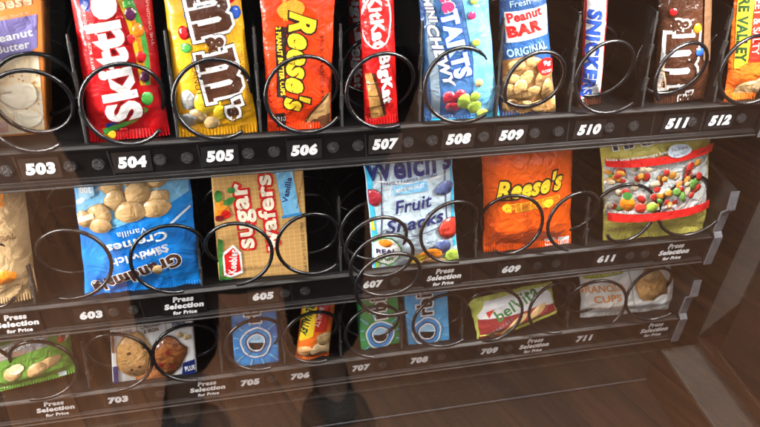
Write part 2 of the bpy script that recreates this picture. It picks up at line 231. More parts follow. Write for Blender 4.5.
        ('T', 'Fruit', 0.0389, 0.076, 0.0354, 0.013, 8, 'navy', {'b': 0.02, 'sh': 0.3}), ('T', 'Snacks', 0.0395, 0.0577, 0.0555, 0.0134, 8, 'navy', {'b': 0.02, 'sh': 0.3}),
        ('S', [(0.0222, 0.0475), (0.036, 0.0435), (0.062, 0.0502)], 0.0007, 'navy', {}), ('E', 0.005, 0.0838, 0.0061, 0.0081, 0, 'berry', {'out': 'maroon'}),
        ('E', 0.0699, 0.087, 0.0082, 0.0066, 0, 'blueberry', {}), ('E', 0.0631, 0.0859, 0.0039, 0.0038, 0, 'blueberry', {}), ('E', 0.0717, 0.0465, 0.0102, 0.0101, 20, 'straw', {'out': 'maroon'}),
        ('E', 0.0639, 0.0285, 0.0084, 0.0076, 0, 'blueberry', {}), ('E', 0.0518, 0.0205, 0.0116, 0.0082, 10, 'skit_orange', {}), ('E', 0.041, 0.016, 0.0093, 0.0061, 0, 'yolk', {}),
        ('E', 0.073, 0.0148, 0.0081, 0.0086, 0, 'lime', {}), ('E', 0.0541, 0.0087, 0.0132, 0.007, 0, 'peach', {}), ('E', 0.0709, 0.0044, 0.0077, 0.0046, 0, 'straw', {}),
        ('E', 0.0116, 0.0275, 0.0138, 0.0167, 0, 'leaf', {}), ('E', 0.0116, 0.0275, 0.0124, 0.0151, 0, 'white', {}), ('E', 0.0114, 0.0376, 0.0059, 0.0043, 0, 'skit_orange', {}),
        ('T', 'REAL', 0.0117, 0.0287, 0.0179, 0.0055, 4, 'navy', {'b': 0.04}), ('T', 'fruit', 0.0115, 0.0196, 0.0135, 0.0055, 4, 'leaf', {'b': 0.04}),
        ('T', '100% VITAMIN C', 0.0472, 0.036, 0.0237, 0.0032, 6, 'navy', {}), ('T', 'GLUTEN FREE', 0.046, 0.0295, 0.0219, 0.0027, 6, 'navy', {})],
  'H': 0.1377,
  'W': 0.0794,
  'base': 'pale_blue',
  'key': 'fruit_snack',
  'kind': 'bag',
  'q': [(0.116, 0.0048, -0.4401), (0.1975, 0.0044, -0.4436), (0.1799, 0.0216, -0.3035), (0.1028, 0.021, -0.3085)],
  'thick': 0.018},
 {'D': [('T', "Reese's", 0.0423, 0.0737, 0.066, 0.0199, 4, 'yolk', {'b': 0.045, 'out': [('dark_ink', 0.12)], 'sh': 0.35}),
        ('T', 'PIECES', 0.0453, 0.0545, 0.0536, 0.0086, 4, 'skit_orange', {'b': 0.08, 'out': [('yolk', 0.13)]}), ('E', 0.0195, 0.0535, 0.0044, 0.0043, 0, 'yolk', {}),
        ('E', 0.06, 0.0541, 0.0053, 0.0042, 0, 'yolk', {}), ('P', [(0.0607, 0.008), (0.0716, 0.0103), (0.0735, -0.0011), (0.0622, -0.0019)], 'white', {}),
        ('P', [(0.0738, 0.0098), (0.0856, 0.0098), (0.0861, -0.0007), (0.0756, -0.0014)], 'white', {}), ('T', '140', 0.0672, 0.0044, 0.007, 0.0035, 4, 'dark_ink', {}),
        ('T', 'NET WT 4 OZ', 0.016, 0.0102, 0.0272, 0.0035, 6, 'maroon', {})],
  'H': 0.1212,
  'W': 0.0883,
  'base': 'orange_bag',
  'key': 'candy_pouch',
  'kind': 'bag',
  'q': [(0.224, 0.0158, -0.4384), (0.3135, 0.0158, -0.4386), (0.2964, 0.0309, -0.3158), (0.2096, 0.03, -0.3226)],
  'thick': 0.024},
 {'D': [('P', [(0.0008, 0.0913), (0.1074, 0.0939), (0.112, 0.035), (0.0001, 0.0326)], 'window_film', {}), ('E', 0.0157, 0.0742, 0.0041, 0.0028, 8.337959820632275, 'gummy_red', {}),
        ('E', 0.0969, 0.0634, 0.0063, 0.0039, 26.111296709702884, 'gummy_clear', {}), ('E', 0.0075, 0.0441, 0.0037, 0.0037, 33.06665676869105, 'gummy_red', {}),
        ('E', 0.069, 0.0754, 0.0045, 0.0042, 18.176298969214713, 'gummy_clear', {}), ('E', 0.0652, 0.0774, 0.0044, 0.0041, 21.986172345221465, 'gummy_amber', {}),
        ('E', 0.0267, 0.088, 0.0033, 0.0028, 173.60544735083553, 'gummy_clear', {}), ('E', 0.0687, 0.0468, 0.0031, 0.0033, 173.8812162542621, 'gummy_red', {}),
        ('E', 0.0371, 0.0475, 0.0042, 0.0043, 52.81384565823774, 'gummy_clear', {}), ('E', 0.0843, 0.0754, 0.0041, 0.0037, 28.60283866252973, 'gummy_pink', {}),
        ('E', 0.0042, 0.083, 0.0025, 0.0041, 65.29036804656198, 'gummy_amber', {}), ('E', 0.0521, 0.0706, 0.0034, 0.0043, 20.45128189534779, 'gummy_red', {}),
        ('E', 0.0075, 0.0785, 0.0036, 0.003, 7.360625999580368, 'gummy_green', {}), ('E', 0.0531, 0.0758, 0.0029, 0.0041, 52.72333472432629, 'gummy_amber', {}),
        ('E', 0.0596, 0.081, 0.0034, 0.0034, 88.54895850000123, 'gummy_clear', {}), ('E', 0.0381, 0.0789, 0.0048, 0.0041, 89.74434952279789, 'gummy_red', {}),
        ('E', 0.006, 0.0742, 0.0033, 0.0041, 75.08424890449427, 'gummy_amber', {}), ('E', 0.0143, 0.0853, 0.0043, 0.0037, 178.30272840371444, 'gummy_red', {}),
        ('E', 0.093, 0.0582, 0.0067, 0.004, 7.290586747019308, 'gummy_red', {}), ('E', 0.0103, 0.0773, 0.0041, 0.0043, 166.42392687337102, 'gummy_amber', {}),
        ('E', 0.027, 0.0683, 0.0046, 0.0033, 75.59804838183744, 'gummy_clear', {}), ('E', 0.0604, 0.0595, 0.0036, 0.0043, 172.13023043684868, 'gummy_amber', {}),
        ('E', 0.0805, 0.0763, 0.005, 0.0029, 71.0639609531652, 'gummy_red', {}), ('E', 0.0123, 0.0429, 0.0039, 0.003, 30.107810525696653, 'gummy_green', {}),
        ('E', 0.0521, 0.0569, 0.0052, 0.0031, 0.5891448111470354, 'gummy_amber', {}), ('E', 0.0034, 0.0444, 0.0025, 0.0044, 140.93455157127403, 'gummy_clear', {}),
        ('E', 0.0504, 0.0508, 0.0034, 0.004, 59.51576089350321, 'gummy_green', {}), ('E', 0.0719, 0.0686, 0.0045, 0.0027, 6.1529669551317, 'gummy_pink', {}),
        ('E', 0.0116, 0.0617, 0.0029, 0.0042, 7.447726467717748, 'gummy_clear', {}), ('E', 0.0714, 0.0664, 0.0031, 0.0041, 148.9610656608063, 'gummy_amber', {}),
        ('E', 0.0921, 0.0672, 0.0044, 0.0044, 69.95351211775919, 'gummy_green', {}), ('E', 0.0804, 0.0711, 0.0035, 0.0042, 143.70364471794454, 'gummy_amber', {}),
        ('E', 0.0465, 0.0709, 0.0049, 0.004, 12.045216807325525, 'gummy_clear', {}), ('E', 0.0588, 0.0485, 0.0042, 0.003, 100.49240894710908, 'gummy_red', {}),
        ('E', 0.0819, 0.0806, 0.0037, 0.0034, 60.945283670350854, 'gummy_red', {}), ('E', 0.0926, 0.0865, 0.0042, 0.0037, 21.77151276238803, 'gummy_amber', {}),
        ('E', 0.0442, 0.0582, 0.004, 0.0029, 44.179412230937444, 'gummy_clear', {}), ('E', 0.0322, 0.0553, 0.005, 0.0039, 121.81200347487248, 'gummy_red', {}),
        ('E', 0.0864, 0.0641, 0.0063, 0.0041, 102.30103876454436, 'gummy_green', {}), ('E', 0.0735, 0.0622, 0.0043, 0.0029, 138.78758570161355, 'gummy_red', {}),
        ('E', 0.0949, 0.0717, 0.0053, 0.0037, 121.56974871176484, 'gummy_red', {}), ('E', 0.0166, 0.047, 0.0033, 0.0039, 63.079354327127355, 'gummy_pink', {}),
        ('E', 0.0827, 0.0848, 0.0051, 0.0041, 59.33658240560789, 'gummy_red', {}), ('E', 0.0297, 0.0761, 0.0026, 0.0027, 170.89059021932718, 'gummy_clear', {}),
        ('E', 0.0753, 0.0534, 0.0059, 0.003, 105.15038518359312, 'gummy_green', {}), ('E', 0.0613, 0.0455, 0.0032, 0.0044, 177.5480212347834, 'gummy_amber', {}),
        ('E', 0.06, 0.06, 0.0048, 0.0038, 149.6273177776299, 'gummy_amber', {}), ('E', 0.0806, 0.0583, 0.0059, 0.0031, 88.1704313058116, 'gummy_clear', {}),
        ('E', 0.0282, 0.0791, 0.0033, 0.0038, 179.3608503143423, 'gummy_red', {}), ('E', 0.0461, 0.0466, 0.0036, 0.0036, 105.86420016268637, 'gummy_amber', {}),
        ('E', 0.0174, 0.0639, 0.0039, 0.0039, 65.57430857982719, 'gummy_red', {}), ('E', 0.0568, 0.0829, 0.003, 0.0043, 177.80739421772654, 'gummy_red', {}),
        ('E', 0.0551, 0.0762, 0.0031, 0.0031, 39.989076518930396, 'gummy_amber', {}), ('E', 0.0852, 0.0538, 0.0039, 0.0031, 53.8584447195804, 'gummy_red', {}),
        ('E', 0.0155, 0.052, 0.0039, 0.0038, 172.67296744085252, 'gummy_clear', {}), ('E', 0.0046, 0.0741, 0.0037, 0.0031, 170.86364818344495, 'gummy_clear', {}),
        ('E', 0.0127, 0.0845, 0.0044, 0.0032, 160.2417213743186, 'gummy_amber', {}), ('E', 0.0679, 0.0606, 0.0055, 0.0042, 129.4980209666147, 'gummy_green', {}),
        ('E', 0.033, 0.0894, 0.0046, 0.0029, 74.14577519712036, 'gummy_clear', {}), ('E', 0.0793, 0.0675, 0.0034, 0.0029, 157.4609348188224, 'gummy_clear', {}),
        ('E', 0.0468, 0.0663, 0.0035, 0.0034, 30.647459846921237, 'gummy_red', {}), ('E', 0.0382, 0.0885, 0.0047, 0.0026, 172.8169956960048, 'gummy_clear', {}),
        ('E', 0.0099, 0.0815, 0.0035, 0.0027, 41.62966429914947, 'gummy_red', {}), ('E', 0.0432, 0.0581, 0.0032, 0.0042, 179.3590536095618, 'gummy_red', {}),
        ('E', 0.0305, 0.0819, 0.0038, 0.003, 85.48372143107986, 'gummy_amber', {}), ('P', [(0.0004, 0.0999), (0.1099, 0.1031), (0.1088, 0.0954), (0.0008, 0.0913)], 'red_flat', {}),
        ('T', 'kids and grown-ups love it so...', 0.0384, 0.1027, 0.0738, 0.0038, 6, 'white', {'b': 0.02}), ('P', [(0.0002, 0.0388), (0.111, 0.0424), (0.1101, 0.0337), (0.0, 0.0289)], 'red_flat', {}),
        ('T', '...the happy world of fun', 0.0332, 0.0434, 0.0679, 0.0047, 6, 'white', {'b': 0.02}),
        ('T', 'HARIBO', 0.0482, 0.1198, 0.0804, 0.0136, 6, 'dark_ink', {'b': 0.05, 'out': [('white', 0.1)]}), ('T', 'GUMMI CANDY', 0.0194, 0.0198, 0.0398, 0.0062, 4, 'choc_light', {}),
        ('E', 0.0176, 0.0516, 0.0072, 0.0081, 0, 'skit_orange', {}), ('E', 0.0178, 0.0608, 0.0044, 0.0046, 0, 'leaf', {}), ('E', 0.0294, 0.0471, 0.0057, 0.0058, 0, 'straw', {}),
        ('E', 0.041, 0.0476, 0.006, 0.0058, 0, 'lime', {}), ('E', 0.0691, 0.1046, 0.0124, 0.0057, 0, 'white_blue', {}), ('T', 'The Original', 0.0695, 0.1062, 0.0168, 0.0031, 3, 'navy', {}),
        ('T', 'Since 1922', 0.0686, 0.102, 0.0139, 0.0026, 3, 'navy', {})],
  'H': 0.1296,
  'W': 0.1128,
  'base': 'gold_bag',
  'key': 'gummy_bag',
  'kind': 'bag',
  'q': [(0.3461, 0.0141, -0.4375), (0.4592, 0.0139, -0.4395), (0.4289, 0.0276, -0.3092), (0.3166, 0.0268, -0.3169)],
  'thick': 0.026},
 {'D': [('P', [(0.0005, 0.0454), (0.07, 0.0527), (0.0708, 0.0414), (0.0005, 0.031)], 'silver', {}), ('T', 'PEANUT BUTTER SANDWICH', 0.0382, 0.0448, 0.0625, 0.0061, 12, 'white', {'b': 0.03}),
        ('E', 0.068, 0.0225, 0.0123, 0.0054, 12, 'cookie', {'out': 'cookie_dark'}), ('E', 0.0584, 0.0195, 0.0087, 0.0064, 22, 'cookie', {'out': 'cookie_dark'}),
        ('E', 0.0372, 0.0205, 0.0077, 0.0072, 0, 'cookie', {}), ('E', 0.0411, 0.0247, 0.0069, 0.0051, 10, 'cream_photo', {}),
        ('P', [(0.074, 0.0067), (0.0806, 0.0057), (0.0806, -0.0012), (0.0736, -0.0009)], 'white_blue', {}), ('E', 0.0844, 0.046, 0.0044, 0.0054, 0, 'white', {}),
        ('E', 0.0826, 0.0439, 0.0035, 0.0036, 0, 'straw', {})],
  'H': 0.0565,
  'W': 0.0894,
  'base': 'green_pack',
  'key': 'cracker_pack',
  'kind': 'bag',
  'q': [(-0.2469, 0.0132, -0.5491), (-0.1562, 0.0169, -0.5343), (-0.1538, 0.0294, -0.4844), (-0.2405, 0.028, -0.4897)],
  'thick': 0.02},
 {'D': [('P', [(0.0009, 0.0278), (0.0749, 0.0288), (0.0746, 0.0164), (0.0007, 0.0153)], 'silver', {}), ('E', 0.0793, 0.0217, 0.0065, 0.0084, 0, 'leaf', {})],
  'H': 0.0354,
  'W': 0.0822,
  'base': 'green_pack',
  'key': 'cracker_pack_back',
  'kind': 'bag',
  'q': [(-0.2583, 0.0749, -0.5507), (-0.1752, 0.0756, -0.5464), (-0.1734, 0.081, -0.5159), (-0.2545, 0.0818, -0.5117)],
  'thick': 0.02},
 {'D': [('S', [(0.0235, 0.0777), (0.0235, 0.0594)], 0.0006, 'grey_ink', {}), ('S', [(0.0496, 0.0785), (0.0493, 0.0586)], 0.0006, 'grey_ink', {}),
        ('T', 'WHOLE', 0.0115, 0.0693, 0.0149, 0.0045, 6, 'grey_ink', {'b': 0.03}), ('T', 'GRAINS', 0.0122, 0.0635, 0.014, 0.0046, 6, 'grey_ink', {'b': 0.03}),
        ('T', 'CALCIUM', 0.0355, 0.0679, 0.0178, 0.0046, 6, 'choc_light', {'b': 0.03}), ('T', '& IRON', 0.0361, 0.062, 0.0133, 0.0047, 6, 'choc_light', {'b': 0.03}),
        ('T', 'GOOD SOURCE OF', 0.061, 0.0721, 0.0217, 0.0029, 6, 'grey_ink', {}), ('T', 'FIBER', 0.0615, 0.0661, 0.0126, 0.0047, 6, 'navy', {'b': 0.03}),
        ('T', 'OVER 20 VITAMINS', 0.0612, 0.0603, 0.0234, 0.003, 6, 'grey_ink', {}), ('E', 0.0214, 0.0337, 0.016, 0.027, 10, 'oatcookie', {'irr': 0.06, 'out': 'cookie_dark'}),
        ('E', 0.0476, 0.0261, 0.0153, 0.0255, -20, 'darkcookie', {'irr': 0.08, 'out': 'choc'}), ('E', 0.0351, 0.0061, 0.0134, 0.0075, 0, 'darkcookie', {'irr': 0.1}),
        ('E', 0.0155, 0.0384, 0.0018, 0.0019, 0, 'choc', {}), ('E', 0.0243, 0.0209, 0.0018, 0.0018, 0, 'choc', {}), ('E', 0.029, 0.0443, 0.0014, 0.0024, 0, 'choc', {}),
        ('E', 0.0172, 0.0186, 0.0013, 0.0015, 0, 'choc', {}), ('E', 0.0497, 0.0331, 0.0018, 0.0031, 0, 'maroon', {}), ('E', 0.0428, 0.0196, 0.0022, 0.0025, 0, 'maroon', {}),
        ('E', 0.0524, 0.0151, 0.0018, 0.0019, 0, 'maroon', {}), ('E', 0.0678, 0.0495, 0.0036, 0.0036, 0, 'oat', {}), ('E', 0.0616, 0.053, 0.0027, 0.0036, 0, 'oat', {}),
        ('P', [(0.0623, 0.0181), (0.076, 0.0216), (0.0749, 0.0024), (0.0606, 0.0017)], 'navy', {}), ('T', 'PLUS', 0.0682, 0.0104, 0.0089, 0.0065, 6, 'white', {'b': 0.03}),
        ('P', [(0.0001, 0.0257), (0.0053, 0.0259), (0.0053, 0.0026), (0.0, 0.0012)], 'navy', {}), ('P', [(-0.0001, 0.0655), (0.0034, 0.0649), (0.0033, 0.0418), (-0.0001, 0.0424)], 'choc_light', {})],
  'H': 0.0877,
  'W': 0.0739,
  'base': 'white_card',
  'key': 'cookie_box',
  'kind': 'box',
  'q': [(-0.1278, 0.0114, -0.5561), (-0.0504, 0.0117, -0.5533), (-0.0468, 0.0206, -0.4678), (-0.1171, 0.0206, -0.4678)],
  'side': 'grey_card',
  'thick': 0.02},
 {'D': [('S', [(0.0373, 0.023), (0.0479, 0.0185)], 0.0016, 'sky_blue', {}), ('S', [(0.033, 0.0136), (0.0407, 0.0038)], 0.0016, 'sky_blue', {}),
        ('S', [(0.0255, 0.0088), (0.0283, -0.0036)], 0.0016, 'sky_blue', {}), ('S', [(0.0169, 0.0099), (0.0141, -0.0016)], 0.0016, 'sky_blue', {}),
        ('S', [(0.0095, 0.0165), (0.0019, 0.0091)], 0.0016, 'sky_blue', {}), ('S', [(0.0053, 0.0268), (-0.005, 0.025)], 0.0016, 'sky_blue', {}),
        ('S', [(0.0054, 0.0378), (-0.0049, 0.042)], 0.0016, 'sky_blue', {}), ('S', [(0.0097, 0.0468), (0.0022, 0.0556)], 0.0016, 'sky_blue', {}),
        ('S', [(0.0171, 0.0515), (0.0143, 0.0627)], 0.0016, 'sky_blue', {}), ('S', [(0.0256, 0.0507), (0.0284, 0.0614)], 0.0016, 'sky_blue', {}),
        ('S', [(0.0331, 0.0445), (0.0407, 0.0518)], 0.0016, 'sky_blue', {}), ('S', [(0.0373, 0.0344), (0.0478, 0.0362)], 0.0016, 'sky_blue', {}), ('E', 0.0213, 0.0305, 0.0147, 0.0193, 0, 'white', {}),
        ('E', 0.0213, 0.0305, 0.0132, 0.0174, 0, 'mid_blue', {}), ('E', 0.0213, 0.0305, 0.0097, 0.0128, 0, 'navy', {}), ('E', 0.0213, 0.0305, 0.0085, 0.0112, 0, 'white', {}),
        ('E', 0.0213, 0.0305, 0.0073, 0.0097, 0, 'sky_light', {}), ('P', [(0.0141, 0.0319), (0.0285, 0.0292), (0.027, 0.0243), (0.0237, 0.0211), (0.0179, 0.0223), (0.015, 0.0266)], 'black_ink', {}),
        ('T', 'rbit', 0.0198, 0.0726, 0.0343, 0.0147, 90, 'black_ink', {'b': 0.02, 'out': [('white', 0.09)]})],
  'H': 0.094,
  'W': 0.0424,
  'base': 'gum_blue',
  'key': 'gum_blue',
  'kind': 'box',
  'q': [(-0.0144, 0.0117, -0.5531), (0.0291, 0.0119, -0.5515), (0.0286, 0.02, -0.4586), (-0.0126, 0.02, -0.4587)],
  'side': 'gum_blue',
  'thick': 0.014},
 {'D': [('P', [(0.0002, 0.0824), (0.014, 0.0839), (0.0133, 0.0356), (0.0005, 0.026)], 'yolk', {}), ('T', 'NATURE VALLEY', 0.0069, 0.0631, 0.056, 0.0078, -99, 'dark_green', {'b': 0.05}),
        ('P', [(0.015, 0.0838), (0.0284, 0.0833), (0.0266, 0.0407), (0.0147, 0.0404)], 'red_bar', {}), ('T', 'SWEET & SALTY', 0.0186, 0.0675, 0.0416, 0.0049, -99, 'white', {}),
        ('E', 0.0089, 0.0144, 0.0087, 0.0085, 0, 'peach', {}), ('E', 0.0231, 0.0178, 0.0106, 0.0102, 0, 'oat', {}), ('E', 0.0255, 0.0317, 0.0088, 0.0074, 0, 'peanut', {})],
  'H': 0.0847,
  'W': 0.0331,
  'base': 'orange_bar',
  'key': 'oat_bar',
  'kind': 'bag',
  'q': [(0.0438, 0.0118, -0.5513), (0.0765, 0.011, -0.5565), (0.0876, 0.0244, -0.4714), (0.0546, 0.0246, -0.4705)],
  'thick': 0.016},
 {'D': [('S', [(0.0351, 0.0096), (0.0453, 0.0046)], 0.0016, 'sky_blue', {}), ('S', [(0.031, 0.0008), (0.0385, -0.0092)], 0.0016, 'sky_blue', {}),
        ('S', [(0.0239, -0.0033), (0.0267, -0.0153)], 0.0016, 'sky_blue', {}), ('S', [(0.0156, -0.0017), (0.0131, -0.0123)], 0.0016, 'sky_blue', {}),
        ('S', [(0.0085, 0.005), (0.0013, -0.0015)], 0.0016, 'sky_blue', {}), ('S', [(0.0044, 0.0149), (-0.0056, 0.0139)], 0.0016, 'sky_blue', {}),
        ('S', [(0.0043, 0.0253), (-0.0057, 0.0296)], 0.0016, 'sky_blue', {}), ('S', [(0.0084, 0.0336), (0.0009, 0.0422)], 0.0016, 'sky_blue', {}),
        ('S', [(0.0155, 0.0378), (0.0126, 0.0485)], 0.0016, 'sky_blue', {}), ('S', [(0.0237, 0.0367), (0.0263, 0.0469)], 0.0016, 'sky_blue', {}),
        ('S', [(0.0309, 0.0305), (0.0382, 0.0373)], 0.0016, 'sky_blue', {}), ('S', [(0.0351, 0.0206), (0.0452, 0.0218)], 0.0016, 'sky_blue', {}), ('E', 0.0197, 0.0177, 0.0143, 0.0183, 0, 'white', {}),
        ('E', 0.0197, 0.0177, 0.0129, 0.0165, 0, 'mid_blue', {}), ('E', 0.0197, 0.0177, 0.0094, 0.0121, 0, 'navy', {}), ('E', 0.0197, 0.0177, 0.0083, 0.0107, 0, 'white', {}),
        ('E', 0.0197, 0.0177, 0.0071, 0.0092, 0, 'sky_light', {}), ('P', [(0.0128, 0.0193), (0.0266, 0.016), (0.0253, 0.0114), (0.0221, 0.0086), (0.0165, 0.01), (0.0137, 0.0143)], 'black_ink', {}),
        ('T', 'rbit', 0.0194, 0.0567, 0.0364, 0.0158, 90, 'black_ink', {'b': 0.02, 'out': [('white', 0.09)]})],
  'H': 0.0861,
  'W': 0.0399,
  'base': 'gum_green',
  'key': 'gum_green',
  'kind': 'box',
  'q': [(0.1102, 0.0132, -0.552), (0.1514, 0.0136, -0.548), (0.1435, 0.0209, -0.4647), (0.105, 0.0209, -0.4643)],
  'side': 'gum_green',
  'thick': 0.014},
 {'D': [('S', [(0.037, 0.0122), (0.048, 0.0077)], 0.0016, 'sky_blue', {}), ('S', [(0.0326, 0.0027), (0.0408, -0.007)], 0.0016, 'sky_blue', {}),
        ('S', [(0.025, -0.0022), (0.0281, -0.0146)], 0.0016, 'sky_blue', {}), ('S', [(0.0161, -0.0012), (0.0134, -0.0127)], 0.0016, 'sky_blue', {}),
        ('S', [(0.0084, 0.0054), (0.0007, -0.0022)], 0.0016, 'sky_blue', {}), ('S', [(0.0039, 0.0157), (-0.0067, 0.0139)], 0.0016, 'sky_blue', {}),
        ('S', [(0.0039, 0.0268), (-0.0068, 0.031)], 0.0016, 'sky_blue', {}), ('S', [(0.0082, 0.0359), (0.0003, 0.0448)], 0.0016, 'sky_blue', {}),
        ('S', [(0.0157, 0.0407), (0.0127, 0.0519)], 0.0016, 'sky_blue', {}), ('S', [(0.0245, 0.0398), (0.0272, 0.0506)], 0.0016, 'sky_blue', {}),
        ('S', [(0.0323, 0.0336), (0.04, 0.041)], 0.0016, 'sky_blue', {}), ('S', [(0.0368, 0.0235), (0.0476, 0.0254)], 0.0016, 'sky_blue', {}), ('E', 0.0203, 0.0196, 0.0151, 0.0193, 0, 'white', {}),
        ('E', 0.0203, 0.0196, 0.0136, 0.0174, 0, 'mid_blue', {}), ('E', 0.0203, 0.0196, 0.01, 0.0128, 0, 'navy', {}), ('E', 0.0203, 0.0196, 0.0088, 0.0113, 0, 'white', {}),
        ('E', 0.0203, 0.0196, 0.0076, 0.0097, 0, 'sky_light', {}), ('P', [(0.0129, 0.0209), (0.0278, 0.0182), (0.0264, 0.0133), (0.023, 0.0102), (0.017, 0.0113), (0.0139, 0.0156)], 'black_ink', {}),
        ('T', 'rbit', 0.0189, 0.0607, 0.0369, 0.0162, 90, 'black_ink', {'b': 0.02, 'out': [('white', 0.09)]})],
  'H': 0.0885,
  'W': 0.0435,
  'base': 'gum_pale',
  'key': 'gum_pale',
  'kind': 'box',
  'q': [(0.1587, 0.0116, -0.5546), (0.2032, 0.0117, -0.5537), (0.1927, 0.0193, -0.4664), (0.1501, 0.0193, -0.4667)],
  'side': 'gum_pale',
  'thick': 0.014},
 {'D': [('P', [(0.0044, 0.0279), (0.0159, 0.039), (0.0772, 0.0423), (0.087, 0.0322), (0.0886, 0.016), (0.0705, 0.0179), (0.0062, 0.0197)], 'white_print', {}),
        ('P', [(0.0035, 0.024), (0.0372, 0.0207), (0.0711, 0.0215), (0.0914, 0.0139), (0.0907, 0.0), (0.001, -0.0003)], 'maroon_pack', {}),
        ('T', 'belVita', 0.0469, 0.0314, 0.0521, 0.0126, 19, 'leaf_dark', {'b': 0.02}), ('P', [(0.0134, 0.0297), (0.0229, 0.032), (0.0149, 0.0233)], 'straw', {}),
        ('T', 'BREAKFAST', 0.0245, 0.0114, 0.0326, 0.0033, 19, 'grey_ink', {}), ('E', 0.0405, 0.0093, 0.0178, 0.0045, 30, 'cookie', {}), ('E', 0.0677, 0.0154, 0.0129, 0.0048, 30, 'cookie', {}),
        ('P', [(0.0127, 0.0077), (0.0179, 0.0088), (0.0189, -0.0004), (0.0132, -0.0005)], 'choc_light', {})],
  'H': 0.0436,
  'W': 0.0907,
  'base': 'lime_pack',
  'key': 'breakfast_pack',
  'kind': 'bag',
  'q': [(0.2304, 0.0031, -0.5523), (0.3166, 0.0124, -0.5293), (0.3099, 0.0255, -0.4967), (0.2186, 0.0218, -0.506)],
  'thick': 0.018},
 {'D': [('P', [(-0.0002, 0.0258), (0.085, 0.0287), (0.0865, 0.0197), (-0.0001, 0.0177)], 'maroon_pack', {})],
  'H': 0.0363,
  'W': 0.0901,
  'base': 'lime_pack',
  'key': 'breakfast_pack_back',
  'kind': 'bag',
  'q': [(0.2542, 0.0761, -0.5683), (0.3448, 0.0778, -0.5603), (0.336, 0.0851, -0.526), (0.2472, 0.0836, -0.5332)],
  'thick': 0.022},
 {'D': [('P', [(0.0034, 0.0661), (0.0518, 0.0698), (0.0492, 0.0629), (0.0036, 0.0558)], 'lime_dark', {}), ('T', 'NATURAL', 0.0248, 0.0652, 0.0405, 0.0068, 6, 'yolk', {}),
        ('T', 'GRANOLA', 0.022, 0.0434, 0.0529, 0.0098, 5, 'orange_ink', {'b': 0.02}), ('T', 'CUPS', 0.0273, 0.0293, 0.0305, 0.0099, 5, 'orange_ink', {'b': 0.02}),
        ('T', 'PEANUT BUTTER', 0.0266, 0.0159, 0.0399, 0.0043, 5, 'tan_ink', {}), ('T', 'CHOCOLATE', 0.0289, 0.0038, 0.0306, 0.0044, 5, 'tan_ink', {}),
        ('S', [(0.0558, 0.0704), (0.0563, 0.0041)], 0.0011, 'grey_card', {}), ('E', 0.0817, 0.0425, 0.0196, 0.0219, 0, 'oatcookie', {'irr': 0.08, 'out': 'cookie_dark'}),
        ('E', 0.0824, 0.0534, 0.0117, 0.0078, 0, 'cookie_dark', {}), ('E', 0.0829, 0.0561, 0.0104, 0.0062, 0, 'cookie', {}), ('E', 0.0888, 0.0195, 0.0119, 0.007, 20, 'white_bag', {})],
  'H': 0.0777,
  'W': 0.1128,
  'base': 'white_bag',
  'key': 'granola_bag',
  'kind': 'bag',
  'q': [(0.3496, 0.0184, -0.5481), (0.4722, 0.0178, -0.5519), (0.4379, 0.0295, -0.4776), (0.335, 0.0295, -0.4777)],
  'thick': 0.02}]
# ------------------------------------------------------------------ helpers
def tag(o, label=None, cat=None, group=None, kind=None):
    if label: o['label'] = label
    if cat: o['category'] = cat
    if group: o['group'] = group
    if kind: o['kind'] = kind
    return o

def empty(name, loc):
    o = bpy.data.objects.new(name, None); col.objects.link(o)
    o.location = loc; o.empty_display_size = .02
    return o

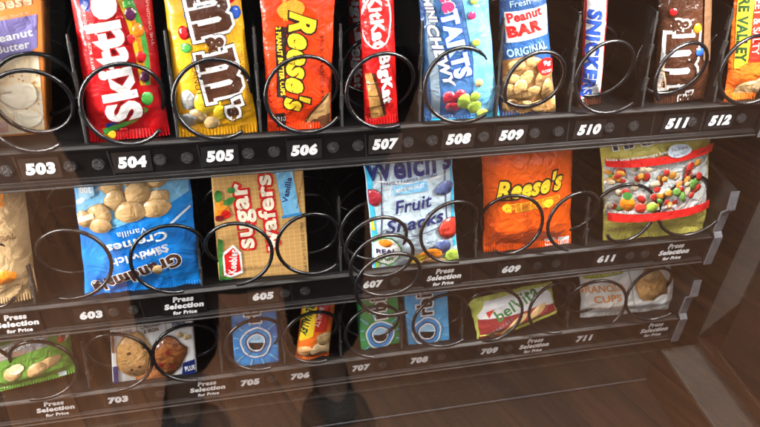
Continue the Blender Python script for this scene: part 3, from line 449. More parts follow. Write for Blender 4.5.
class MB:
    """collects boxes, tubes and sheets (world coordinates) into one mesh"""
    def __init__(s): s.v = []; s.f = []; s.m = []; s.sm = []
    def add(s, v, f, m=0, smooth=False):
        n = len(s.v); s.v += [tuple(p) for p in v]
        for q in f: s.f.append(tuple(i+n for i in q)); s.m.append(m); s.sm.append(smooth)
    def box(s, x0, x1, y0, y1, z0, z1, m=0):
        v = [(x, y, z) for x in (x0, x1) for y in (y0, y1) for z in (z0, z1)]
        s.add(v, [(0,1,3,2), (4,6,7,5), (0,4,5,1), (2,3,7,6), (0,2,6,4), (1,5,7,3)], m)
    def prism_x(s, x0, x1, prof, m=0):
        """profile of (y, z) points extruded along x"""
        n = len(prof)
        v = [(x0, y, z) for y, z in prof]+[(x1, y, z) for y, z in prof]
        f = [tuple(range(n))[::-1], tuple(range(n, 2*n))]+[(i, (i+1) % n, n+(i+1) % n, n+i) for i in range(n)]
        s.add(v, f, m)
    def tube(s, pts, r, k=8, m=0, cap=True):
        pts = [Vector(p) for p in pts]; n = len(pts); v = []
        up = Vector((0, 1, .01)).normalized()
        for i, p in enumerate(pts):
            t = (pts[min(i+1, n-1)]-pts[max(i-1, 0)]).normalized()
            a = t.cross(up)
            if a.length < 1e-4: a = t.cross(Vector((1, 0, 0)))
            a.normalize(); b = t.cross(a)
            rr = r[i] if isinstance(r, (list, tuple)) else r
            for j in range(k):
                w = 2*math.pi*j/k
                v.append(p+a*math.cos(w)*rr+b*math.sin(w)*rr)
        f = [(i*k+j, i*k+(j+1) % k, (i+1)*k+(j+1) % k, (i+1)*k+j) for i in range(n-1) for j in range(k)]
        s.add(v, f, m, True)
        if cap: s.add(v[:k], [tuple(range(k))[::-1]], m); s.add(v[-k:], [tuple(range(k))], m)
    def build(s, name, mats, parent=None, origin=None, bevel=0, bseg=2):
        me = bpy.data.meshes.new(name)
        o = bpy.data.objects.new(name, me); col.objects.link(o)
        if parent is not None:
            pw = world_loc(parent); org = pw if origin is None else Vector(origin)
            o.parent = parent; o.location = org-pw
        else:
            org = Vector(origin) if origin is not None else Vector((0, 0, 0)); o.location = org
        me.from_pydata([(p[0]-org.x, p[1]-org.y, p[2]-org.z) for p in s.v], [], s.f)
        for m in (mats if isinstance(mats, (list, tuple)) else [mats]): me.materials.append(m)
        me.polygons.foreach_set('material_index', s.m)
        me.polygons.foreach_set('use_smooth', s.sm)
        me.validate(); me.update()
        bm = bmesh.new(); bm.from_mesh(me); bmesh.ops.recalc_face_normals(bm, faces=bm.faces); bm.to_mesh(me); bm.free()
        if bevel:
            b = o.modifiers.new('bevel', 'BEVEL'); b.width = bevel; b.segments = bseg; b.limit_method = 'ANGLE'
        return o

def world_loc(o):
    v = Vector(o.location)
    while o.parent is not None: o = o.parent; v += Vector(o.location)
    return v

# ------------------------------------------------------------------ materials
MATS = {}
def nodes(m):
    m.use_nodes = True; nt = m.node_tree; return nt, nt.nodes, nt.links

def pm(name, c, rough=.4, metal=0., coat=0., bump=0., bscale=60, var=.0, vscale=30, c2=None, spec=.5, grain=0, emit=0, trans=0):
    m = bpy.data.materials.new(name); nt, N, L = nodes(m)
    b = N['Principled BSDF']
    b.inputs['Roughness'].default_value = rough; b.inputs['Metallic'].default_value = metal
    b.inputs['Coat Weight'].default_value = coat; b.inputs['Coat Roughness'].default_value = .12
    b.inputs['Specular IOR Level'].default_value = spec
    tc = N.new('ShaderNodeTexCoord')
    c = tuple(c)+(1,)
    if var or c2:
        n = N.new('ShaderNodeTexNoise'); n.inputs['Scale'].default_value = vscale; n.inputs['Detail'].default_value = 5
        n.inputs['Roughness'].default_value = .6
        L.new(tc.outputs['Object'], n.inputs['Vector'])
        r = N.new('ShaderNodeValToRGB'); r.color_ramp.elements[0].position = .35; r.color_ramp.elements[1].position = .65
        d = tuple(c2)+(1,) if c2 else tuple(x*(1-var) for x in c[:3])+(1,)
        r.color_ramp.elements[0].color = d; r.color_ramp.elements[1].color = c
        L.new(n.outputs['Fac'], r.inputs['Fac']); L.new(r.outputs['Color'], b.inputs['Base Color'])
    else: b.inputs['Base Color'].default_value = c
    if bump:
        n2 = N.new('ShaderNodeTexNoise'); n2.inputs['Scale'].default_value = bscale; n2.inputs['Detail'].default_value = 3
        n2.inputs['Distortion'].default_value = .8
        L.new(tc.outputs['Object'], n2.inputs['Vector'])
        bp = N.new('ShaderNodeBump'); bp.inputs['Strength'].default_value = bump; bp.inputs['Distance'].default_value = .004
        L.new(n2.outputs['Fac'], bp.inputs['Height'])
        last = bp
        if grain:
            n3 = N.new('ShaderNodeTexNoise'); n3.inputs['Scale'].default_value = grain; n3.inputs['Detail'].default_value = 2
            L.new(tc.outputs['Object'], n3.inputs['Vector'])
            b3 = N.new('ShaderNodeBump'); b3.inputs['Strength'].default_value = .5; b3.inputs['Distance'].default_value = .0008
            L.new(n3.outputs['Fac'], b3.inputs['Height']); L.new(bp.outputs['Normal'], b3.inputs['Normal']); last = b3
        L.new(last.outputs['Normal'], b.inputs['Normal']); L.new(last.outputs['Normal'], b.inputs['Coat Normal'])
    if emit:
        b.inputs['Emission Color'].default_value = c; b.inputs['Emission Strength'].default_value = emit
    MATS[name] = m
    return m

FILM = dict(rough=.34, coat=.42, bump=.55, bscale=75)
CARD = dict(rough=.42, coat=.25, bump=.12, bscale=45)
FILM['bump'] = .8
def film(name, c, **k):
    d = dict(FILM); d['bscale'] = 45+(sum(map(ord, name))*7) % 65 if 'foil' in name or 'bag' in name or 'pack' in name or 'wrap' in name else 75
    d.update(k); return pm(name, c, **d)
def ink(name, c, **k): return film(name, c, **k)
for n_, c_, k_ in [
    ('red_foil', (.60,.003,.008), dict(var=.35, vscale=22)), ('red_foil2', (.62,.008,.008), dict(var=.3)), ('yellow_foil', (.84,.40,.008), dict(var=.3)),
    ('orange_red', (.88,.05,.004), dict(var=.15)), ('steel_blue', (.06,.19,.42), dict(c2=(.02,.08,.24))), ('blue_bar', (.025,.12,.36), dict(var=.3)),
    ('choc_wrap', (.07,.02,.01), {}), ('choc_wrap2', (.085,.028,.012), dict(var=.5)), ('orange_bar', (.85,.22,.02), dict(c2=(.75,.10,.01), vscale=35)),
    ('kraft', (.50,.34,.17), dict(rough=.5, coat=.2, var=.3)), ('cyan_bag', (.006,.24,.72), dict(c2=(.004,.14,.52), vscale=28)),
    ('pale_blue', (.55,.70,.80), dict(var=.12, vscale=25)), ('orange_bag', (.88,.12,.002), dict(c2=(.72,.075,.003), vscale=25)),
    ('gold_bag', (.80,.72,.18), dict(c2=(.55,.50,.10), metal=.15, rough=.25)), ('green_pack', (.12,.34,.04), dict(var=.3)), ('lime_pack', (.55,.58,.13), dict(c2=(.40,.45,.08))),
    ('white_bag', (.88,.89,.86), dict(var=.08, bump=1.2)),
    ('white', (.86,.86,.85), {}), ('white_print', (.80,.81,.83), {}), ('cream_hot', (1.0,.93,.74), dict(var=.04)), ('pale_pink', (.75,.35,.32), {}), ('pale_orange', (.85,.55,.35), {}),
    ('pale_cyan', (.55,.78,.88), {}), ('sky_light', (.35,.62,.85), {}), ('sky_blue', (.10,.42,.75), dict(c2=(.25,.55,.80), vscale=60)), ('bright_cyan', (.03,.52,.85), {}),
    ('silver_blue', (.35,.48,.60), dict(metal=.4)), ('white_blue', (.65,.78,.86), {}), ('mid_blue', (.04,.26,.60), {}), ('deep_blue', (.01,.04,.28), {}), ('royal', (.015,.07,.42), {}),
    ('navy', (.008,.02,.13), {}), ('ball_blue', (.02,.10,.5), dict(coat=1, rough=.2)), ('ball_red', (.55,.008,.012), dict(coat=1, rough=.2)), ('plum', (.09,.01,.06), dict(coat=1)),
    ('skit_yellow', (.90,.58,.02), {}), ('skit_orange', (.86,.25,.01), dict(var=.25, vscale=120)), ('skit_green', (.05,.30,.04), dict(coat=1)), ('skit_red_dark', (.30,.002,.004), {}),
    ('yellow_candy', (.88,.60,.02), dict(coat=1, var=.2)), ('brown_candy', (.10,.03,.01), dict(coat=1)), ('choc', (.055,.018,.008), {}), ('choc_light', (.20,.10,.05), {}), ('choc_fill', (.14,.05,.02), dict(var=.4, vscale=200)),
    ('black_ink', (.008,.007,.008), {}), ('dark_ink', (.022,.010,.008), {}), ('yolk', (.95,.66,.03), {}), ('maroon', (.20,.01,.015), {}), ('maroon_pack', (.30,.03,.03), dict(var=.3)),
    ('red_flat', (.62,.012,.012), {}), ('red_bar', (.60,.03,.015), dict(var=.2)), ('hot_pink', (.75,.03,.16), {}), ('tan', (.62,.36,.14), dict(var=.3, vscale=150)), ('wafer', (.55,.28,.08), dict(var=.4, vscale=150)),
    ('orange_glow', (.95,.34,.03), {}), ('orange_ink', (.75,.28,.05), {}), ('tan_ink', (.50,.33,.20), {}), ('silver', (.60,.60,.58), dict(metal=.6, rough=.25)), ('violet', (.20,.17,.42), dict(var=.15)),
    ('pink_badge', (.75,.40,.34), {}), ('berry', (.50,.02,.05), dict(var=.5, vscale=260)), ('straw', (.70,.05,.03), dict(var=.5, vscale=300)), ('blueberry', (.02,.04,.16), dict(c2=(.10,.14,.30), vscale=160)),
    ('lime', (.42,.60,.08), dict(var=.3, vscale=150)), ('lime_dark', (.28,.36,.04), {}), ('leaf', (.05,.26,.05), dict(var=.4, vscale=120)), ('leaf_dark', (.04,.20,.05), {}), ('dark_green', (.02,.06,.02), {}), ('peach', (.85,.45,.18), dict(var=.3, vscale=120)),
    ('grey_ink', (.22,.22,.24), {}), ('window_film', (.50,.55,.56), dict(c2=(.75,.77,.74), vscale=90, metal=.1, rough=.15, bump=1.6, coat=1)),
    ('gummy_red', (.42,.02,.015), dict(coat=1)), ('gummy_amber', (.62,.26,.03), dict(coat=1)), ('gummy_green', (.12,.28,.05), dict(coat=1)), ('gummy_clear', (.55,.45,.30), dict(coat=1)), ('gummy_pink', (.50,.15,.12), dict(coat=1)),
    ('peanut', (.66,.44,.20), dict(var=.45, vscale=220)), ('peanut_shell', (.72,.46,.19), dict(c2=(.50,.27,.08), vscale=190)), ('peanut_dark', (.33,.16,.05), {}), ('oat', (.66,.48,.26), dict(var=.5, vscale=320)),
    ('cookie', (.70,.48,.24), dict(c2=(.52,.31,.12), vscale=170)), ('cookie_dark', (.40,.23,.09), {}), ('oatcookie', (.66,.40,.16), dict(c2=(.42,.21,.06), vscale=260)), ('darkcookie', (.42,.15,.04), dict(c2=(.13,.035,.012), vscale=230)),
    ('cream_photo', (.95,.66,.30), dict(c2=(1.0,.93,.76), vscale=70)), ('cracker_dot', (.55,.28,.08), {}),
]: film(n_, c_, **k_)
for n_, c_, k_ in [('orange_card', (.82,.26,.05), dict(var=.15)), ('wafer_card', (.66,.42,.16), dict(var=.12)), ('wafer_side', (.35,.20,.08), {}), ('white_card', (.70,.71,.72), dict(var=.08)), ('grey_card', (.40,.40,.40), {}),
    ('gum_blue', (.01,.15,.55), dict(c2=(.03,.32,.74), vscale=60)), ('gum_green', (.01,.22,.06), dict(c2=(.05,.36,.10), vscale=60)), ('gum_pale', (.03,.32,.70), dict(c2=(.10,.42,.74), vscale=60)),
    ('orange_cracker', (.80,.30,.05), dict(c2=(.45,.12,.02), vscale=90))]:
    d = dict(CARD); d.update(k_); pm(n_, c_, **d)

def wafer_grid(m):
    nt, N, L = nodes(m); b = N['Principled BSDF']; tc = N.new('ShaderNodeTexCoord'); mp = N.new('ShaderNodeMapping'); mp.inputs['Rotation'].default_value = (R(90), 0, R(2))
    br = N.new('ShaderNodeTexBrick'); br.offset = 0; br.inputs['Scale'].default_value = 1; br.inputs['Brick Width'].default_value = .0048; br.inputs['Row Height'].default_value = .0042; br.inputs['Mortar Size'].default_value = .00045; br.inputs['Mortar Smooth'].default_value = .6
    br.inputs['Color1'].default_value = (.54,.30,.09,1); br.inputs['Color2'].default_value = (.58,.33,.11,1); br.inputs['Mortar'].default_value = (.64,.42,.18,1)
    L.new(tc.outputs['Object'], mp.inputs['Vector']); L.new(mp.outputs['Vector'], br.inputs['Vector']); L.new(br.outputs['Color'], b.inputs['Base Color'])
wafer_grid(MATS['wafer_card'])
black_plastic = pm('black_plastic', (.006,.0055,.0055), spec=.2, rough=.48, bump=.08, bscale=30, var=.4, vscale=18)
rail_plastic = pm('rail_plastic', (.007,.006,.006), spec=.18, rough=.42, bump=.03, bscale=20, var=.35, vscale=25)
rail_lip = pm('rail_lip', (.034,.032,.031), spec=.25, rough=.42, var=.2, vscale=20)
plug_grey = pm('plug_grey', (.020,.019,.020), rough=.55, bump=.5, bscale=500, var=.4, vscale=300)
wire_mat = pm('black_wire', (.004,.004,.005), rough=.25, metal=.0, coat=.15, spec=.35, bump=.15, bscale=130)
wire_steel = pm('steel_wire', (.05,.05,.05), rough=.3, metal=.5, bump=.15, bscale=130)
side_steel = pm('side_steel', (.11,.115,.13), rough=.5, metal=.2, bump=.4, bscale=500, var=.25, vscale=160)
cab_grey = pm('cabinet_grey', (.032,.029,.026), spec=.15, rough=.6, bump=.3, bscale=300, var=.35, vscale=14, grain=800)
cab_brown = pm('cabinet_brown', (.006,.004,.003), spec=.1, rough=.65, bump=.2, bscale=60, var=.4, vscale=9, grain=600)
cab_rust = pm('cabinet_rust', (.014,.006,.003), spec=.1, rough=.6, bump=.2, bscale=60, var=.5, vscale=12)
cab_dark = pm('cabinet_dark', (.006,.005,.005), rough=.7, bump=.2, bscale=40)
card_black = pm('card_black', (.012,.012,.013), rough=.25, coat=.3)
label_white = pm('label_white', (.82,.83,.85), rough=.4, var=.1, vscale=300)
crimp_mats = {}

def glass_mat():
    m = bpy.data.materials.new('door_glass'); nt, N, L = nodes(m)
    for n in list(N): N.remove(n)
    out = N.new('ShaderNodeOutputMaterial'); fr = N.new('ShaderNodeFresnel'); fr.inputs['IOR'].default_value = 1.5
    mu = N.new('ShaderNodeMath'); mu.operation = 'MULTIPLY_ADD'; mu.inputs[1].default_value = 1.35; mu.inputs[2].default_value = .0; mu.use_clamp = True
    tr = N.new('ShaderNodeBsdfTransparent'); tr.inputs['Color'].default_value = (.96,.965,.96,1)
    gl = N.new('ShaderNodeBsdfGlossy');  gl.inputs['Color'].default_value = (1,.97,.93,1)
    df = N.new('ShaderNodeBsdfDiffuse'); df.inputs['Color'].default_value = (.6,.5,.42,1)
    tc = N.new('ShaderNodeTexCoord'); no = N.new('ShaderNodeTexNoise'); no.inputs['Scale'].default_value = 9; no.inputs['Detail'].default_value = 8
    L.new(tc.outputs['Object'], no.inputs['Vector'])
    mr = N.new('ShaderNodeMapRange'); mr.inputs['From Min'].default_value = .35; mr.inputs['From Max'].default_value = .8
    mr.inputs['To Min'].default_value = .0; mr.inputs['To Max'].default_value = .0025
    L.new(no.outputs['Fac'], mr.inputs['Value'])
    n2 = N.new('ShaderNodeTexNoise'); n2.inputs['Scale'].default_value = 5; n2.inputs['Detail'].default_value = 3; n2.inputs['Distortion'].default_value = 2.5; L.new(tc.outputs['Object'], n2.inputs['Vector'])
    r2 = N.new('ShaderNodeMapRange'); r2.inputs['From Min'].default_value = .45; r2.inputs['From Max'].default_value = .75; r2.inputs['To Min'].default_value = .004; r2.inputs['To Max'].default_value = .03
    L.new(n2.outputs['Fac'], r2.inputs['Value']); L.new(r2.outputs[0], gl.inputs['Roughness'])
    m1 = N.new('ShaderNodeMixShader'); m2 = N.new('ShaderNodeMixShader')
    L.new(fr.outputs[0], mu.inputs[0]); L.new(mu.outputs[0], m1.inputs[0]); L.new(tr.outputs[0], m1.inputs[1]); L.new(gl.outputs[0], m1.inputs[2])
    L.new(mr.outputs[0], m2.inputs[0]); L.new(m1.outputs[0], m2.inputs[1]); L.new(df.outputs[0], m2.inputs[2]); L.new(m2.outputs[0], out.inputs[0])
    return m
glass = glass_mat()

# ------------------------------------------------------------------ lettering (2D triangles, cached)
_tc = {}
def text2d(s, off=0., shear=0., base=None):
    base = off if base is None else base
    k = (s, round(off, 4), shear, base)
    if k in _tc: return _tc[k]
    if s == '@m':
        P_ = [(0,0),(.52,0),(.52,.15),(.43,.15),(.43,.70),(.52,.78),(.60,.70),(.60,0),(.92,0),(.92,.70),(1.01,.78),(1.09,.70),(1.09,.15),(1.0,.15),(1.0,0),(1.50,0),(1.50,.15),(1.41,.15),(1.41,.86),(1.27,1),(.98,1),(.86,.9),(.74,1),(.5,1),(.43,.93),(.43,1),(0,1),(0,.85),(.10,.85),(.10,.15),(0,.15)]
        n = len(P_); q = []
        for i in range(n):
            a, b_, c = Vector(P_[i-1]), Vector(P_[i]), Vector(P_[(i+1) % n])
            d1, d2 = (b_-a).normalized(), (c-b_).normalized(); n1, n2 = Vector((d1.y, -d1.x)), Vector((d2.y, -d2.x))
            h = (n1+n2); h = h/max(.35, h.length_squared/2); q.append(tuple(b_+h*off))
        _tc[k] = (q, [tuple(range(n))]); return _tc[k]
    cu = bpy.data.curves.new('lettering', 'FONT'); cu.body = s; cu.resolution_u = 3; cu.offset = off; cu.shear = shear; cu.size = 1
    cu.space_character = 1.0+base*2.0
    o = bpy.data.objects.new('lettering', cu); col.objects.link(o)
    dg = bpy.context.evaluated_depsgraph_get(); dg.update()
    me = o.evaluated_get(dg).to_mesh()
    v = [(p.co.x, p.co.y) for p in me.vertices]; f = [tuple(p.vertices) for p in me.polygons]
    o.evaluated_get(dg).to_mesh_clear()
    bpy.data.objects.remove(o); bpy.data.curves.remove(cu)
    _tc[k] = (v, f); return _tc[k]

def text_layers(s, cx, cy, Lx, Hy, rot, mat, o):
    b = o.get('b', 0.); sh = o.get('sh', 0.)
    v0, f0 = text2d(s, b, sh)
    xs = [p[0] for p in v0]; ys = [p[1] for p in v0]
    mx, my = (min(xs)+max(xs))/2, (min(ys)+max(ys))/2
    sx, sy = Lx/(max(xs)-min(xs)), Hy/(max(ys)-min(ys))
    out = []
    a = R(rot); ca, sa = math.cos(a), math.sin(a)
    lays = [(m, w) for m, w in sorted(o.get('out', []), key=lambda t: -t[1])]+[(mat, b)]
    for m, w in lays:
        v, f = text2d(s, w, sh, b)
        xs = [p[0] for p in v]; ys = [p[1] for p in v]
        # keep the strokes of every layer centred on each other
        ex = (w-b)
        nx, ny = (min(xs)+max(xs))/2, (min(ys)+max(ys))/2
        kx = (Lx+2*ex*sx)/(max(xs)-min(xs)); ky = (Hy+2*ex*sy)/(max(ys)-min(ys))
        out.append(([(cx+(x-nx)*kx*ca-(y-ny)*ky*sa, cy+(x-nx)*kx*sa+(y-ny)*ky*ca) for x, y in v], f, m))
    return out

DOMED = {'ball_red','ball_blue','skit_green','skit_orange','plum','yellow_candy','brown_candy','peanut','peanut_shell','cookie','oatcookie','darkcookie','berry','straw','blueberry','lime','oat','peach',
         'gummy_red','gummy_amber','gummy_green','gummy_clear','gummy_pink','hot_pink','silver','skit_yellow'}
def decal_layers(D):
    out = []
    for d in D:
        if d[0] == 'T': out += text_layers(*d[1:])
        elif d[0] == 'E':
            _, cx, cy, rx, ry, rot, mat, o = d
            r2 = random.Random(int(cx*1e5)+int(cy*1e6)); irr = o.get('irr', .03); n = 22
            ph = [r2.uniform(0, 6.28) for _ in range(3)]; a = R(rot)
            def ring(k):
                pts = []
                for i in range(n):
                    w = 2*math.pi*i/n; q = k*(1+irr*math.sin(3*w+ph[0])+irr*.7*math.sin(5*w+ph[1])+irr*.5*math.sin(8*w+ph[2]))
                    x, y = rx*q*math.cos(w), ry*q*math.sin(w)
                    pts.append((cx+x*math.cos(a)-y*math.sin(a), cy+x*math.sin(a)+y*math.cos(a)))
                return pts
            if 'out' in o: out.append((ring(1.07), [tuple(range(n))], o['out']))
            if mat in DOMED:
                v = ring(1)+ring(.8)+ring(.5)+[(cx, cy)]
                f = [(k_*n+i, k_*n+(i+1) % n, (k_+1)*n+(i+1) % n, (k_+1)*n+i) for k_ in (0, 1) for i in range(n)]+[(2*n+i, 2*n+(i+1) % n, 3*n) for i in range(n)]
                out.append((v, f, mat, (cx, cy, rx, ry, a)))
            else: out.append((ring(1), [tuple(range(n))], mat))
        elif d[0] == 'P':
            out.append((list(d[1]), [tuple(range(len(d[1])))], d[2]))
        elif d[0] == 'S':
            pts = [Vector(p) for p in d[1]]; w = d[2]; dense = []
            for i in range(len(pts)-1):      # Catmull-Rom
                p0 = pts[max(i-1, 0)]; p1 = pts[i]; p2 = pts[i+1]; p3 = pts[min(i+2, len(pts)-1)]
                for t in [j/6 for j in range(6)]:
                    dense.append(.5*((2*p1)+(p2-p0)*t+(2*p0-5*p1+4*p2-p3)*t*t+(3*p1-p0-3*p2+p3)*t**3))
            dense.append(pts[-1]); v = []
            for i, p in enumerate(dense):
                t = (dense[min(i+1, len(dense)-1)]-dense[max(i-1, 0)]).normalized(); nn = Vector((-t.y, t.x))
                v += [tuple(p+nn*w/2), tuple(p-nn*w/2)]
            out.append((v, [(2*i, 2*i+1, 2*i+3, 2*i+2) for i in range(len(dense)-1)], d[3]))
    return out

# ------------------------------------------------------------------ packets
def sstep(a, b, x):
    t = max(0., min(1., (x-a)/(b-a))); return t*t*(3-2*t)

def make_product(pd, name, label, cat, group=None):
    BL, BR, TR, TL = [Vector((p[0], p[1], p[2]+ZC)) for p in pd['q']]
    W, H, th, kind = pd['W'], pd['H'], pd['thick'], pd['kind']
    nrm = (BR-BL).cross(TL-BL).normalized()          # towards the customer
    r2 = random.Random(pd['key'])
    waves = [(r2.uniform(-1, 1), r2.uniform(-1, 1), r2.uniform(90, 260), r2.uniform(0, 6.28)) for _ in range(7)]
    cw = [(r2.uniform(90, 300), r2.uniform(0, 6.28)) for _ in range(4)]
    if kind == 'bag':
        nx, ny = max(12, int(W/.0035)), max(18, int(H/.0035))
        gx = [i*W/nx for i in range(nx+1)]; gy = [j*H/ny for j in range(ny+1)]
    else:
        e = [0, .0004, .0009, .0016]
        gx = e+[W*i/10 for i in range(1, 10)]+[W-t for t in reversed(e)]
        gy = e+[H*i/16 for i in range(1, 16)]+[H-t for t in reversed(e)]
    c0 = .05
    def bul(a, b):
        u, v = a/W, b/H
        if kind == 'bag':
            fu = (1-abs(2*u-1)**2.4)**.75 if 0 < u < 1 else 0
            g = sstep(c0*.6, .24, v)*sstep(c0*.6, .24, 1-v)
            h = th*.5*fu*(.12+.88*g)
            ed = min(1, 6*min(u, 1-u)+.12)
            amp = .0006+.0018*(1-g)*sstep(0, .05, v)*ed+.0006*(1-abs(fu))
            wv = 0
            for k, (p, q, fr, ph) in enumerate(waves):
                s_ = math.sin((p*a+q*b)*fr+ph); wv += (1-abs(s_))**2-.35 if k < 4 else s_*.5
            for fr, ph in cw: wv += (1-g)*math.sin(a*fr+ph+b*30)*.8
            return h+amp*wv*.42*ed
        rr = .0016
        d = min(a, W-a, b, H-b); t = max(0, (rr-max(d, 0))/rr)
        wv = sum(math.sin((p*a+q*b)*fr*.3+ph) for p, q, fr, ph in waves[:3])*.00012
        return -rr*(1-math.sqrt(max(0, 1-t*t)))+wv
    def pos(a, b, lift=0.):
        u, v = a/W, b/H
        if kind == 'bag':      # sides pull in where the bag is full
            g = sstep(.02, .3, v)*sstep(.02, .3, 1-v); u2 = .5+(u-.5)*(1-.035*g+.006*math.sin(v*23+waves[0][3]))
        else: u2 = u
        p = (1-u2)*(1-v)*BL+u2*(1-v)*BR+(1-u2)*v*TL+u2*v*TR
        return p+nrm*(bul(a, b)+lift)
    def normal(a, b):
        e = .0006
        a0, a1 = max(a-e, 0), min(a+e, W); b0, b1 = max(b-e, 0), min(b+e, H)
        n = (pos(a1, b)-pos(a0, b)).cross(pos(a, b1)-pos(a, b0))
        return n.normalized() if n.length > 0 else nrm
    base = (BL+BR)/2
    V, F, FM, NV = [], [], [], []
    mats = []
    def mi(n):
        if n not in mats: mats.append(n)
        return mats.index(n)
    m0 = mi(pd['base'])
    k = len(gx)
    for b in gy:
        for a in gx: V.append(pos(a, b)); NV.append(normal(a, b))
    for j in range(len(gy)-1):
        for i in range(k-1): F.append((j*k+i, j*k+i+1, (j+1)*k+i+1, (j+1)*k+i)); FM.append(m0)
    # back and rim
    nb = len(V)
    depth = th*.5 if kind == 'bag' else th
    ms = mi(pd.get('side', pd['base']))
    if kind == 'bag':
        for b in gy:
            for a in gx:
                q = pos(a, b); h = bul(a, b); V.append(q-nrm*(2*max(h, 0)*.8+.0002)); NV.append(-normal(a, b))
        for j in range(len(gy)-1):
            for i in range(k-1): F.append((nb+j*k+i, nb+(j+1)*k+i, nb+(j+1)*k+i+1, nb+j*k+i+1)); FM.append(m0)
    else:
        rim = [(a, 0) for a in gx]+[(W, b) for b in gy[1:]]+[(a, H) for a in reversed(gx[:-1])]+[(0, b) for b in reversed(gy[1:-1])]
        f_ = [pos(a, b) for a, b in rim]; g_ = [(1-a/W)*(1-b/H)*BL+a/W*(1-b/H)*BR+(1-a/W)*b/H*TL+a/W*b/H*TR-nrm*depth for a, b in rim]
        n_ = len(rim)
        for i in range(n_):
            j = (i+1) % n_; s0 = len(V)
            V += [f_[i], g_[i], g_[j], f_[j]]
            fn = (g_[i]-f_[i]).cross(f_[j]-f_[i]).normalized()
            NV += [fn]*4; F.append((s0, s0+1, s0+2, s0+3)); FM.append(ms)
        s0 = len(V); V += g_; NV += [-nrm]*n_; F.append(tuple(range(s0, s0+n_))[::-1]); FM.append(ms)
    # print
    lay = decal_layers(pd['D'])
    step = .00008 if kind == 'bag' else .00004
    for li, L_ in enumerate(lay):
        v2, f2, mat = L_[:3]; dome = L_[3] if len(L_) > 3 else None
        lift = .00030+step*li
        bm = bmesh.new(); vs = [bm.verts.new((x, y, 0)) for x, y in v2]
        for f in f2:
            try: bm.faces.new([vs[i] for i in f])
            except ValueError: pass
        def cut(co, no, clear=False):
            geo = bm.verts[:]+bm.edges[:]+bm.faces[:]
            bmesh.ops.bisect_plane(bm, geom=geo, dist=1e-7, plane_co=co, plane_no=no, clear_outer=clear)
        mg = .0008
        cut((mg, 0, 0), (-1, 0, 0), True); cut((W-mg, 0, 0), (1, 0, 0), True)
        cut((0, mg, 0), (0, -1, 0), True); cut((0, H-mg, 0), (0, 1, 0), True)
        if not bm.verts: bm.free(); continue
        x0 = min(v.co.x for v in bm.verts); x1 = max(v.co.x for v in bm.verts)
        y0 = min(v.co.y for v in bm.verts); y1 = max(v.co.y for v in bm.verts)
        for g in gx:
            if x0+1e-5 < g < x1-1e-5: cut((g, 0, 0), (1, 0, 0))
        for g in gy:
            if y0+1e-5 < g < y1-1e-5: cut((0, g, 0), (0, 1, 0))
        bmesh.ops.triangulate(bm, faces=bm.faces[:])
        bm.verts.index_update(); s0 = len(V); m = mi(mat)
        for v in bm.verts:
            nn = normal(v.co.x, v.co.y)
            if dome:
                ca, sa = math.cos(dome[4]), math.sin(dome[4]); dx, dy = v.co.x-dome[0], v.co.y-dome[1]
                p_, q_ = (dx*ca+dy*sa)/dome[2], (-dx*sa+dy*ca)/dome[3]; rr_ = min(1, math.hypot(p_, q_))
                tu = (BR-BL).normalized(); tv = (TL-BL).normalized()
                nn = (nn+(tu*(p_*ca-q_*sa)+tv*(p_*sa+q_*ca))*(.25+.85*rr_*rr_)).normalized()
            V.append(pos(v.co.x, v.co.y, lift)); NV.append(nn)
        for f in bm.faces:
            if f.calc_area() < 1e-12: continue
            q = [v.index for v in f.verts]
            if f.normal.z < 0: q.reverse()
            F.append(tuple(s0+i for i in q)); FM.append(m)
        bm.free()
    me = bpy.data.meshes.new(name); me.from_pydata([tuple(p-base) for p in V], [], F)
    for n in mats: me.materials.append(MATS[n])
    me.polygons.foreach_set('material_index', FM); me.polygons.foreach_set('use_smooth', [True]*len(F))
    me.update(); me.normals_split_custom_set_from_vertices([tuple(n) for n in NV])
    o = bpy.data.objects.new(name, me); col.objects.link(o); o.location = base
    tag(o, label, cat, group)
    if kind == 'bag':      # crimped seals: zigzag strips at both ends
        for (va, vb, sgn) in ((0., c0, -1), (1., 1-c0, 1)):
            mb = MB(); n = max(20, int(W/.0011)); hh = min(.007, H*.07)
            vs = []
            for i in range(n+1):
                a = W*i/n; z = .00045*(1 if i % 2 else -1)
                for t in (0, 1):
                    bpos = (0 if sgn < 0 else H)-sgn*hh*t
                    p = pos(a, min(max(bpos, 0), H), .0006+z*(1-t*.6))
                    if t == 0: p = p+(TL-BL).normalized()*sgn*(.0006 if i % 2 else -.0002)
                    if p.z < base.z+.0004: p.z = base.z+.0004
                    vs.append(p)
            mb.add(vs, [(2*i, 2*i+2, 2*i+3, 2*i+1) for i in range(n)], 0, False)
            mb.build('crimped_seal', MATS[pd['base']], o)
    return o

